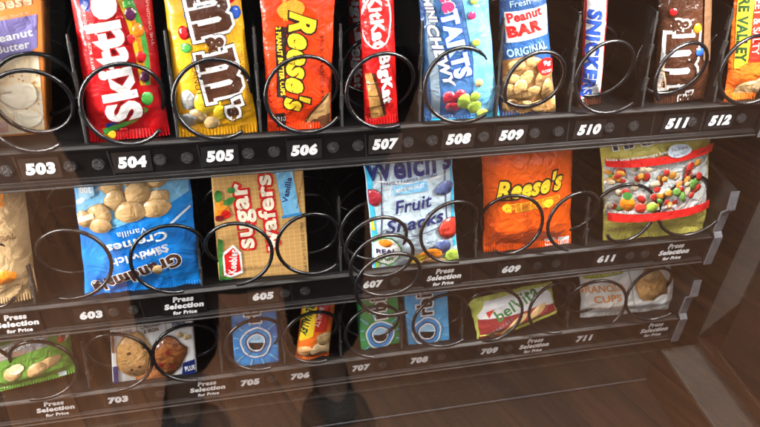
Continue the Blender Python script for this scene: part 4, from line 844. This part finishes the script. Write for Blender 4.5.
INFO = {
 'cracker': ('cracker_pack', 'orange and cream cracker pack with a purple band reading Peanut Butter', 'cracker pack', None),
 'fruit_candy': ('candy_bag', 'red candy bag with big white upright lettering and a rainbow of candies', 'candy bag', None),
 'peanut_candy': ('candy_bag', 'bright yellow candy bag with large brown letters running down it', 'candy bag', None),
 'cup_bar': ('candy_pack', 'orange chocolate cup pack with yellow script down its front and a dark side strip', 'candy pack', None),
 'wafer_bar': ('wafer_bar', 'narrow red wafer bar with an oval emblem, at the front of its coil', 'wafer bar', 'red wafer bars in one coil'),
 'wafer_bar_back': ('wafer_bar', 'narrow red wafer bar half hidden behind the front one of the same kind', 'wafer bar', 'red wafer bars in one coil'),
 'chewy_candy': ('candy_bag', 'blue candy bag reading MINI CHEWY with red and green candies at the bottom', 'candy bag', None),
 'peanut_bar': ('peanut_bar', 'blue bar wrapper reading Peanut BAR above a heap of peanuts', 'snack bar', None),
 'nut_bar': ('chocolate_bar', 'slim brown chocolate bar with blue letters on a white strip', 'chocolate bar', None),
 'choc_candy': ('candy_bag', 'dark brown candy bag with white outlined letters on the top tray', 'candy bag', None),
 'oat_bar_top': ('granola_bar', 'orange and yellow granola bar cut by the right edge of the photo, top tray', 'granola bar', None),
 'kraft_bag': ('snack_bag', 'beige paper snack bag with an orange patch at the left edge', 'snack bag', None),
 'cookie_bag': ('cookie_bag', 'bright blue bag of small round sandwich cookies standing upside down', 'cookie bag', None),
 'wafer_box': ('wafer_packet', 'tan flat wafer packet with red and cream sideways lettering and blue ribbon', 'wafer packet', None),
 'fruit_snack': ('fruit_snack_bag', 'pale blue fruit snack bag with strawberries and navy script', 'snack bag', None),
 'candy_pouch': ('candy_pouch', 'plain bright orange candy pouch with yellow and brown script across', 'candy pouch', None),
 'gummy_bag': ('gummy_bag', 'gold bag of gummy candies with two red bands and a clear window', 'gummy bag', None),
 'cracker_pack': ('cracker_pack', 'green cracker pack with a silver strip lying slanted, front of two', 'cracker pack', 'green cracker packs'),
 'cracker_pack_back': ('cracker_pack', 'green cracker pack mostly hidden behind the front green pack', 'cracker pack', 'green cracker packs'),
 'cookie_box': ('cookie_packet', 'white packet showing one pale and one dark oat cookie', 'cookie packet', None),
 'gum_blue': ('gum_pack', 'deep blue chewing gum pack with a white ring, between cookie packet and orange bar', 'gum pack', 'chewing gum packs'),
 'oat_bar': ('granola_bar', 'orange granola bar standing on the bottom tray beside the deep blue gum', 'granola bar', None),
 'gum_green': ('gum_pack', 'green chewing gum pack with a white ring behind the long drooping coil', 'gum pack', 'chewing gum packs'),
 'gum_pale': ('gum_pack', 'pale blue chewing gum pack just right of the green one', 'gum pack', 'chewing gum packs'),
 'breakfast_pack': ('biscuit_pack', 'yellow green biscuit pack with a maroon base tipped over in its coils', 'biscuit pack', 'breakfast biscuit packs'),
 'breakfast_pack_back': ('biscuit_pack', 'second biscuit pack seen behind and above the tipped front one', 'biscuit pack', 'breakfast biscuit packs'),
 'granola_bag': ('granola_bag', 'white granola bag with orange lettering and a bitten cup picture', 'snack bag', None),
}
for pd in PRODS:
    make_product(pd, *INFO[pd['key']])

# ------------------------------------------------------------------ trays
def coil_pts(cx, cz, r, y0, pitch, turns, mirror=False, a0=-34, y_end=None):
    pts = []; n = int(turns*30)
    for i in range(n+1):
        t = i/30; w = R(a0)-2*math.pi*t
        x = math.cos(w)*r*(-1 if mirror else 1)
        pts.append((cx+x, y0+pitch*t, cz+math.sin(w)*r))
    return pts

def flat_text(mb, s, cx, cz, L, Hh, y, b=.05, sh=.0, m=0):
    v, f = text2d(s, b, sh)
    xs = [p[0] for p in v]; ys = [p[1] for p in v]
    sx = L/(max(xs)-min(xs)); sz = Hh/(max(ys)-min(ys)); mx, my = (min(xs)+max(xs))/2, (min(ys)+max(ys))/2
    mb.add([(cx+(x-mx)*sx, y, cz+(z-my)*sz) for x, z in v], f, m)

XL, XR = -.42, .452
def tray(zl, label, numbers, press, dots, seams, coils, dividers, bare=False):
    zc = zl+ZC
    t = empty('product_tray', (0, .2, zc-.016)); tag(t, label, 'tray', 'product trays')
    fl = MB(); zf = zc+(.0085 if zl > -.35 else .0095)
    fl.box(XL, XR, .0035, .46, zf-.0022, zf)
    for i in range(46):                     # ribs pressed into the sheet
        x = XL+.01+i*.0188
        if i % 3 == 0 and x < XR-.006: fl.box(x, x+.0022, .03, .455, zf+.0002, zf+.0008)
    fl.build('tray_floor', black_plastic, t)
    rl = MB()
    rl.prism_x(XL, XR, [(0, zc-.0115), (-.0035, zc-.0125), (-.0040, zc-.0150), (-.0005, zc-.0165), (.0030, zc-.0160), (.0030, zc+.0160), (-.0008, zc+.0165), (-.0036, zc+.0150), (-.0034, zc+.0125), (0, zc+.0115)])
    rail = rl.build('front_rail', rail_plastic, t, bevel=.0004)
    lip = MB()
    for za, zb in ((zc+.0153, zc+.0166), (zc-.0163, zc-.0150)): lip.box(XL, XR, -.0052, -.0040, za, zb)
    lip.build('rail_lip', rail_lip, rail, bevel=.0003)
    for x in seams:
        se = MB(); se.add([(x-.0032, -.0003, zc+.0112), (x-.0024, -.0003, zc+.0112), (x-.0004, -.0003, zc-.0112), (x-.0012, -.0003, zc-.0112)], [(0, 1, 2, 3)])
        se.build('slot_seam', rail_lip, rail)
    for num, x in numbers:
        kk = 1 if zl > -.35 else .9
        nc = MB(); tq = rng.uniform(-.0003, .0003)
        nc.add([(x-.0135, -.0007, zc-.0088-tq), (x+.0135, -.0007, zc-.0088+tq), (x+.0135, -.0007, zc+.0088+tq), (x-.0135, -.0007, zc+.0088-tq)], [(0, 1, 2, 3)]); nc.build('number_card', card_black, rail)
        tm = MB(); flat_text(tm, str(num), x, zc, .0205*kk, .0102*kk, -.00125, b=.07, sh=.12)
        o = tm.build('number_label', label_white, rail); o['label'] = 'white number %d on the rail' % num
    for x in press:
        bx_ = MB(); bx_.box(x-.0185, x+.0185, -.0011, .0003, zc-.0115, zc+.0115)
        o = bx_.build('price_card', black_plastic, rail, bevel=.0003)
        tm = MB(); flat_text(tm, 'Press', x, zc+.0074, .0175, .0064, -.0018, b=.06, sh=.15)
        flat_text(tm, 'Selection', x, zc-.0003, .0330, .0066, -.0018, b=.06, sh=.15)
        flat_text(tm, 'for Price', x, zc-.0082, .0200, .0044, -.0018, b=.05, sh=.15)
        o2 = tm.build('price_text', label_white, rail)
    for x in dots:
        d = MB(); n = 20
        for rr, y0 in ((.0046, -.0014), (.0037, -.0022)):
            v = [(x+math.cos(2*math.pi*i/n)*rr, yy, zc+math.sin(2*math.pi*i/n)*rr) for yy in (y0, .0002) for i in range(n)]
            d.add(v, [tuple(range(n))]+[(i, (i+1) % n, n+(i+1) % n, n+i) for i in range(n)])
        d.build('rail_plug', plug_grey, rail)
    for x, h in dividers:
        d = MB()
        lean = .018
        d.prism_x(x-.0007, x+.0007, [(.004, zf+.0003), (.45, zf+.0003), (.45, zf+h), (.004+lean, zf+h), (.004+lean*.7, zf+h*.65)])
        dv = d.build('divider', black_plastic, t)
        e = MB(); e.tube([(x, .0035, zf+.001), (x, .0035+lean*.66, zf+h*.62), (x, .0035+lean*.98, zf+h)], .0010, 6)
        for q in (.30, .62, .86):
            e.box(x-.0014, x+.0014, .003+lean*q*1.05, .006+lean*q*1.05, zf+h*q-.006, zf+h*q+.006)
        e.build('edge_strip', wire_steel, dv)
    for x0 in (XL-.0065, XR+.0010):
        sp = MB(); sp.prism_x(x0, x0+.0055, [(-.006, zc-.0165), (.46, zc-.0165), (.46, zc+.05), (.06, zc+.075), (-.004, zc+.072), (-.007, zc+.052), (-.002, zc+.046), (-.002, zc+.022), (-.007, zc+.018)])
        spo = sp.build('side_plate', black_plastic, t, bevel=.0006)
        ef = MB(); ef.prism_x(x0-.0015, x0+.0070, [(-.0085, zc-.0160), (-.0073, zc-.0160), (-.0073, zc+.018), (-.0022, zc+.022), (-.0022, zc+.046), (-.0073, zc+.052), (-.0045, zc+.071), (-.0057, zc+.0715), (-.0090, zc+.052), (-.0040, zc+.045), (-.0040, zc+.0225), (-.0085, zc+.0182)])
        ef.build('plate_edge', side_steel, spo)
    for c in coils:
        cb = MB(); cx, cz, r, y0, pitch, turns, mir = c[:7]
        cb.tube(coil_pts(cx, cz+ZC, r, y0, pitch, turns, mir, c[7] if len(c) > 7 else -34), c[8] if len(c) > 8 else .00165, 8)
        cb.build('coil', wire_mat, t, origin=(cx, y0, cz+ZC))
    # motor mounts at the back
    bk = MB(); bk.box(XL, XR, .462, .468, zc-.0165, zc+.06); bk.build('rear_plate', black_plastic, t)
    return t

D_ = DATA
c5 = []
for i, (x, r) in enumerate([(-.132,.0275), (-.0705,.0275), (-.009,.0275), (.0555,.0275), (.114,.0272), (.1745,.0275), (.234,.0268), (.2975,.0278), (.3615,.0265), (.425,.0275)]):
    c5.append((x, -.2545, r, -.0100, .026+.003*((i*7) % 3), 5, False, [-50,-34,-48,-30,-62,-44,-160,-40,-140,-36][i]))
dv5 = [(x+.001, .082) for x in D_['div5']]+[(-.165, .082)]
tray(-.300, 'top tray in view, its rail numbered 503 to 512', D_['labels5'], [], D_['dots5'], D_['seams5'], c5, dv5)
Z6 = -.3970
c6 = [(-.200, Z6, .0285, -.0095, .03, 4, False), (-.130, Z6+.004, .0288, -.0100, .032, 4, True, -60), (-.058, Z6, .0288, -.0100, .032, 4, False, -70),
      (-.0005, Z6, .0270, -.0095, .028, 4, True, -80), (.0580, Z6, .0270, -.0095, .028, 4, False, -34),
      (.1150, -.3970, .0278, -.066, .0235, 7, False, -60), (.1835, Z6, .0280, -.0095, .03, 4, False, -75),
      (.2430, Z6, .0270, -.0095, .03, 4, True, -45), (.3010, Z6, .0275, -.0095, .03, 4, False, -100),
      (.3560, Z6, .0275, -.0100, .03, 4, True, -30), (.4170, Z6, .0290, -.0095, .03, 4, False, -20)]
dv6 = [(-.168, .05), (-.034, .05), (.0865, .075), (.2125, .05), (.3230, .05)]
tray(-.448, 'middle tray with one wire coil hanging far out over its front rail', D_['labels6'], D_['press6'], D_['dots6'], [-.084, .0435, .21, .305], c6, dv6)
Z7 = -.5085
c7 = [(-.236, Z7, .0290, -.0105, .03, 4, False), (-.178, Z7, .0285, -.0105, .03, 4, True, -60), (-.1140, Z7, .0285, -.0105, .03, 4, True, -80), (-.0560, Z7, .0285, -.0105, .03, 4, False, -75),
      (.0060, Z7, .0265, -.0105, .027, 4, False, -60), (.0590, Z7, .0265, -.0105, .027, 4, False, -60), (.1180, Z7, .0275, -.0105, .027, 4, False, -90), (.1860, Z7, .0285, -.0105, .027, 4, False, -40),
      (.2420, Z7, .0275, -.0105, .03, 4, True, -60), (.3040, Z7, .0275, -.0105, .03, 4, False, -70), (.3510, Z7, .0285, -.0105, .03, 4, True, -130), (.4130, Z7, .0290, -.0105, .03, 4, False, -40)]
dv7 = [(-.146, .05), (-.026, .05), (.0335, .05), (.0885, .05), (.1500, .05), (.2130, .05), (.3280, .05)]
tray(-.5600, 'bottom tray, lowest of the machine, numbered 703 to 711', D_['labels7'], D_['press7'], D_['dots7'], [], c7, dv7)
tray(-.140, 'unseen bare tray added above the view to block the sun', [], [], [], [], [], [])  # extra tray out of view, added to keep steep sun off the packets

# ------------------------------------------------------------------ the machine
vm = empty('vending_machine', (0, .2, 0)); tag(vm, 'glass fronted snack vending machine with brown grey cabinet', 'vending machine')
zz = lambda z: z+ZC
w = MB()
w.box(-.60, .70, .52, .56, .10, 1.83)            # back
w.box(-.60, -.56, -.13, .519, .10, 1.83)         # left
w.box(.530, .70, .012, .519, .10, 1.83)          # right, behind the stepped jamb
w.box(-.559, .529, -.13, .519, 1.79, 1.83)       # top
w.build('cabinet_shell', cab_dark, vm, bevel=.002)
j = MB()
j.box(.4870, .5292, -.004, .30, zz(-.579), 1.788)
j.build('door_jamb', cab_brown, vm, bevel=.0012)
j = MB()                                             # jamb strip, its foot cut on the slant
v = [(.4872, -.0042, zz(-.579)), (.4872, -.034, zz(-.500)), (.4872, -.034, 1.787), (.4872, -.0042, 1.787)]
v += [(p[0]+.10, p[1], p[2]) for p in v]
j.add(v, [(0,1,2,3), (4,7,6,5), (0,4,5,1), (1,5,6,2), (2,6,7,3), (3,7,4,0)]); j.build('jamb_strip', cab_grey, vm, bevel=.0015)
j = MB(); j.box(.4905, .60, -.1280, -.0345, zz(-.567), 1.786); j.build('door_side', cab_brown, vm, bevel=.002)
j = MB(); j.box(.4880, .60, -.1285, -.0345, zz(-.5845), zz(-.5680)); j.box(.4880, .60, -.0340, .012, zz(-.5845), zz(-.5795)); j.build('jamb_gasket', cab_rust, vm, bevel=.001)
j = MB(); j.box(.4500, .60, -.1290, -.0005, zz(-.655), zz(-.5950)); j.build('door_ledge', cab_grey, vm, bevel=.0015)
j = MB(); j.box(.4475, .4495, -.1290, -.0005, zz(-.652), zz(-.5965)); j.build('ledge_face', cab_rust, vm)
j = MB()
j.box(-.559, .4490, .0015, .012, zz(-.6475), zz(-.6030)); j.box(-.559, .4490, .0005, .013, zz(-.6025), zz(-.5985))
j.build('lower_panel', cab_grey, vm, bevel=.001)
j = MB(); j.box(-.559, .4490, .0010, .0016, zz(-.6500), zz(-.6480)); j.build('panel_trim', side_steel, vm)
j = MB(); j.box(-.559, .4474, -.1290, .0005, zz(-.662), zz(-.6500)); j.build('trough_floor', cab_brown, vm, bevel=.001)
j = MB(); j.box(-.60, .70, -.150, .50, .10, zz(-.6622)); j.build('cabinet_base', cab_dark, vm, bevel=.003)
j = MB()
for x in (-.54, .58):
    j.box(x, x+.05, -.10, -.05, 0, .099); j.box(x, x+.05, .40, .45, 0, .099)
j.build('levelling_feet', cab_dark, vm)
j = MB(); j.box(-.60, -.548, -.150, -.1305, zz(-.662), 1.83); j.box(.560, .70, -.150, -.1305, zz(-.662), 1.83); j.box(-.5478, .5598, -.150, -.1305, 1.77, 1.83); j.box(-.5478, .5598, -.150, -.1305, zz(-.662)+.0005, zz(-.655)); 
j.build('door_frame', cab_dark, vm, bevel=.002)
g = MB(); g.add([(-.5478, -.1390, zz(-.655)), (.5598, -.1390, zz(-.655)), (.5598, -.1390, 1.77), (-.5478, -.1390, 1.77)], [(0, 1, 2, 3)]); g.build('glass_pane', glass, vm)

# ------------------------------------------------------------------ deck outside
def deck_mat():
    m = bpy.data.materials.new('deck_planks'); nt, N, L = nodes(m); b = N['Principled BSDF']; b.inputs['Roughness'].default_value = .6
    tc = N.new('ShaderNodeTexCoord'); mp = N.new('ShaderNodeMapping'); mp.inputs['Rotation'].default_value = (0, 0, R(112))
    br = N.new('ShaderNodeTexBrick'); br.offset = .4; br.inputs['Scale'].default_value = 1; br.inputs['Brick Width'].default_value = 2.4; br.inputs['Row Height'].default_value = .14
    br.inputs['Mortar Size'].default_value = .0015; br.inputs['Color1'].default_value = (.56,.225,.08,1); br.inputs['Color2'].default_value = (.40,.155,.055,1); br.inputs['Mortar'].default_value = (.16,.06,.025,1)
    L.new(tc.outputs['Object'], mp.inputs['Vector']); L.new(mp.outputs['Vector'], br.inputs['Vector'])
    m2 = N.new('ShaderNodeMapping'); m2.inputs['Scale'].default_value = (1.2, 22, 1); L.new(mp.outputs['Vector'], m2.inputs['Vector'])
    no = N.new('ShaderNodeTexNoise'); no.inputs['Scale'].default_value = 2.2; no.inputs['Detail'].default_value = 6; no.inputs['Distortion'].default_value = .6; L.new(m2.outputs['Vector'], no.inputs['Vector'])
    mx = N.new('ShaderNodeMix'); mx.data_type = 'RGBA'; mx.blend_type = 'MULTIPLY'; mx.inputs[0].default_value = .75
    rp = N.new('ShaderNodeValToRGB'); rp.color_ramp.elements[0].color = (.38,.34,.31,1); rp.color_ramp.elements[0].position = .3; rp.color_ramp.elements[1].color = (1.15,1.1,1.05,1); rp.color_ramp.elements[1].position = .7
    L.new(no.outputs['Fac'], rp.inputs['Fac']); L.new(br.outputs['Color'], mx.inputs[6]); L.new(rp.outputs['Color'], mx.inputs[7]); 
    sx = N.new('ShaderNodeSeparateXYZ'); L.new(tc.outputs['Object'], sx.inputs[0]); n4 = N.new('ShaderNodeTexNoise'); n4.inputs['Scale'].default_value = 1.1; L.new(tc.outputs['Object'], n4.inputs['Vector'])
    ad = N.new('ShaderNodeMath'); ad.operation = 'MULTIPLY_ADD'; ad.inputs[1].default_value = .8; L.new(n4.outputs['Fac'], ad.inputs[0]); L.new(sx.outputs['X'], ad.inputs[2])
    shd = N.new('ShaderNodeMapRange'); shd.inputs['From Min'].default_value = .2; shd.inputs['From Max'].default_value = .9; shd.inputs['To Min'].default_value = 1.25; shd.inputs['To Max'].default_value = .60; L.new(ad.outputs[0], shd.inputs['Value'])
    hs = N.new('ShaderNodeHueSaturation'); hs.inputs['Saturation'].default_value = .98; L.new(mx.outputs[2], hs.inputs['Color']); L.new(shd.outputs[0], hs.inputs['Value']); L.new(hs.outputs[0], b.inputs['Base Color'])   # shade over the right side of the deck, painted into its colour
    return m
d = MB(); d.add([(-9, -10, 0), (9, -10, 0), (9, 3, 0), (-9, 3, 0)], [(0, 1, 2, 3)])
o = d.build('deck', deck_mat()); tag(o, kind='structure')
# ------------------------------------------------------------------ the photographer (seen only as a reflection in the glass)
def skin_body(name, V, Ed, Rd, mat, parent=None, root=0, loc=(0, 0, 0), sub=2):
    me = bpy.data.meshes.new(name); me.from_pydata(V, Ed, []); o = bpy.data.objects.new(name, me); col.objects.link(o)
    o.location = loc
    if parent is not None: o.parent = parent
    s = o.modifiers.new('skin', 'SKIN'); s.use_smooth_shade = True
    for i, r in enumerate(Rd):
        sv = me.skin_vertices[0].data[i]; sv.radius = r if isinstance(r, tuple) else (r, r); sv.use_root = (i == root)
    m = o.modifiers.new('sub', 'SUBSURF'); m.levels = sub; m.render_levels = sub
    me.materials.append(mat); return o
skin_m = pm('skin_tone', (.42,.24,.16), rough=.5, var=.1); jacket_m = pm('dark_jacket', (.012,.012,.015), rough=.85, bump=.5, bscale=20); jeans_m = pm('dark_jeans', (.013,.014,.020), rough=.85, bump=.4, bscale=25)
hair_m = pm('dark_hair', (.012,.008,.006), rough=.6, bump=.5, bscale=120); shoe_m = pm('dark_shoes', (.02,.018,.018), rough=.5); phone_m = pm('phone_black', (.01,.01,.01), rough=.2)
PX, PY = .02, -.94
V = [(0,0,.93),(0,0,1.08),(0,.0,1.24),(0,.01,1.38),(0,.03,1.47),(0,.05,1.55),(0,.07,1.64),
     (-.10,0,.88),(-.145,.02,.50),(-.165,-.03,.09),(-.175,.12,.035),
     (.10,0,.88),(.135,.02,.50),(.155,-.03,.09),(.17,.12,.035),
     (-.17,.01,1.37),(-.27,.02,1.13),(-.10,.24,1.24),(-.085,.29,1.27),
     (.17,.01,1.37),(.27,.02,1.13),(.12,.24,1.24),(.105,.29,1.27)]
Ed = [(0,1),(1,2),(2,3),(3,4),(4,5),(5,6),(0,7),(7,8),(8,9),(9,10),(0,11),(11,12),(12,13),(13,14),(3,15),(15,16),(16,17),(17,18),(3,19),(19,20),(20,21),(21,22)]
Rd = [(.155,.115),(.145,.105),(.165,.115),(.13,.09),.055,.075,.075,.09,.062,.045,.035,.09,.062,.045,.035,.06,.048,.032,.026,.06,.048,.032,.026]
body = skin_body('person', V, Ed, Rd, skin_m, loc=(PX, PY, 0))
tag(body, 'person in a long dark coat and trousers holding up a phone, seen as a reflection', 'person')
# clothing as children
jv = [(-.03,0,.36),(-.02,0,.60),(0,0,.80),(0,0,.92),(0,0,1.08),(0,.0,1.24),(0,.01,1.39),(-.17,.01,1.37),(-.275,.02,1.13),(-.12,.21,1.225),(.17,.01,1.37),(.275,.02,1.13),(.14,.21,1.225)]
je = [(0,1),(1,2),(2,3),(3,4),(4,5),(5,6),(6,7),(7,8),(8,9),(6,10),(10,11),(11,12)]
skin_body('long_coat', jv, je, [(.22,.13),(.275,.14),(.36,.145),(.36,.14),(.25,.125),(.20,.13),(.12,.10),.08,.068,.05,.08,.068,.05], jacket_m, body, root=4)
tv = [(0,0,.93),(-.10,0,.86),(-.15,.02,.50),(-.168,-.03,.11),(.10,0,.86),(.14,.02,.50),(.158,-.03,.11)]
skin_body('trousers', tv, [(0,1),(1,2),(2,3),(0,4),(4,5),(5,6)], [(.17,.125),.115,.10,.088,.115,.10,.088], jeans_m, body)
for sx, bx0 in ((-1, -.17), (1, .16)):
    skin_body('shoe', [(bx0,-.06,.045),(bx0+sx*.005,.04,.05),(bx0+sx*.012,.15,.035)], [(0,1),(1,2)], [(.045,.04),(.048,.042),(.042,.028)], shoe_m, body, root=1)
skin_body('hair', [(0,.03,1.60),(0,.03,1.68),(0,.06,1.725)], [(0,1),(1,2)], [.080,.088,.070], hair_m, body, root=1)
for sx in (-1, 1):      # hands: palm with four curled fingers and a thumb along the phone's edge
    hx = .01+sx*.095
    for q, ln in enumerate((.062, .070, .066, .052)):
        z0 = 1.262+q*.019
        skin_body('finger', [(hx,.285,z0),(hx-sx*.012,.318,z0+.002),(hx-sx*.028,.338,z0+.004),(hx-sx*ln*.62,.334,z0+.005)], [(0,1),(1,2),(2,3)], [.0095,.0088,.0080,.0072], skin_m, body, root=0, sub=1)
    skin_body('thumb', [(hx,.285,1.262),(hx-sx*.016,.300,1.290),(hx-sx*.035,.309,1.312)], [(0,1),(1,2)], [.012,.0105,.0085], skin_m, body, root=0, sub=1)
    skin_body('palm', [(hx,.27,1.262),(hx,.295,1.285),(hx-sx*.004,.30,1.315)], [(0,1),(1,2)], [(.016,.024),(.016,.028),(.014,.022)], skin_m, body, root=0, sub=1)
ph = MB(); ph.box(PX-.065, PX+.085, -.94+.312, -.94+.320, 1.262, 1.342)
ph.box(PX+.06, PX+.075, -.94+.320, -.94+.3215, 1.318, 1.333)
po = ph.build('mobile_phone', phone_m, origin=(PX+.01, -.625, 1.262), bevel=.003); tag(po, 'black phone held sideways in both hands of the person', 'phone')
# ------------------------------------------------------------------ camera
CAM_R = Matrix(((0.97712504,-0.08811455,0.19355227),(-0.20708365,-0.60138256,0.77165755),(0.0484047,-0.79408743,-0.60587304)))  # columns: right, down, forward
rt = Vector([CAM_R[i][0] for i in range(3)]); dn = Vector([CAM_R[i][1] for i in range(3)]); fw = Vector([CAM_R[i][2] for i in range(3)])
cam = bpy.data.cameras.new('camera'); co = bpy.data.objects.new('camera', cam); col.objects.link(co)
M = Matrix((rt, -dn, -fw)).transposed().to_4x4(); M.translation = Vector((0, -.47, ZC)); co.matrix_world = M
cam.sensor_width = 36; cam.lens = 36*725.98/760; cam.clip_start = .02; cam.clip_end = 100
cam.shift_y = 0
cam.dof.use_dof = True; cam.dof.focus_distance = .60; cam.dof.aperture_fstop = 11
scene.camera = co
# ------------------------------------------------------------------ light
SUN_EL, SUN_AZ = 60, 186      # azimuth: compass style, 180 = from behind the photographer
world = bpy.data.worlds.new('World'); scene.world = world; world.use_nodes = True
nt = world.node_tree; bg = nt.nodes['Background']
sky = nt.nodes.new('ShaderNodeTexSky'); sky.sky_type = 'NISHITA'; sky.sun_disc = False; sky.sun_elevation = R(SUN_EL); sky.sun_rotation = R(SUN_AZ)
nt.links.new(sky.outputs[0], bg.inputs[0]); bg.inputs[1].default_value = .11
s = bpy.data.lights.new('sun', 'SUN'); s.energy = 5; s.angle = R(.8); s.color = (1, .93, .82)
so = bpy.data.objects.new('sun', s); col.objects.link(so)
src = Vector((math.sin(R(SUN_AZ))*math.cos(R(SUN_EL)), math.cos(R(SUN_AZ))*math.cos(R(SUN_EL)), math.sin(R(SUN_EL))))
so.rotation_euler = (-src).to_track_quat('-Z', 'Y').to_euler()
def area(name, loc, aim, sx, sy, e, c=(1, .97, .93)):
    l = bpy.data.lights.new(name, 'AREA'); l.shape = 'RECTANGLE'; l.size = sx; l.size_y = sy; l.energy = e; l.color = c
    o = bpy.data.objects.new(name, l); col.objects.link(o); o.location = loc
    o.rotation_euler = (Vector(aim)-Vector(loc)).to_track_quat('-Z', 'Y').to_euler(); return o
area('lamp_strip_left', (-.50, -.125, 1.15), (.05, .06, .95), .03, .9, 15)
area('lamp_strip_right', (.475, -.11, 1.29), (.10, .06, .90), .03, .86, 16)
area('lamp_strip_top', (-.05, -.09, 1.70), (.0, .02, .95), .8, .03, 12.5)
scene.view_settings.view_transform = 'Standard'; scene.view_settings.look = 'None'; scene.view_settings.exposure = 0
scene.cycles.max_bounces = 8; scene.cycles.transparent_max_bounces = 12
scene.cycles.sample_clamp_indirect = 8
scene.cycles.use_denoising = True
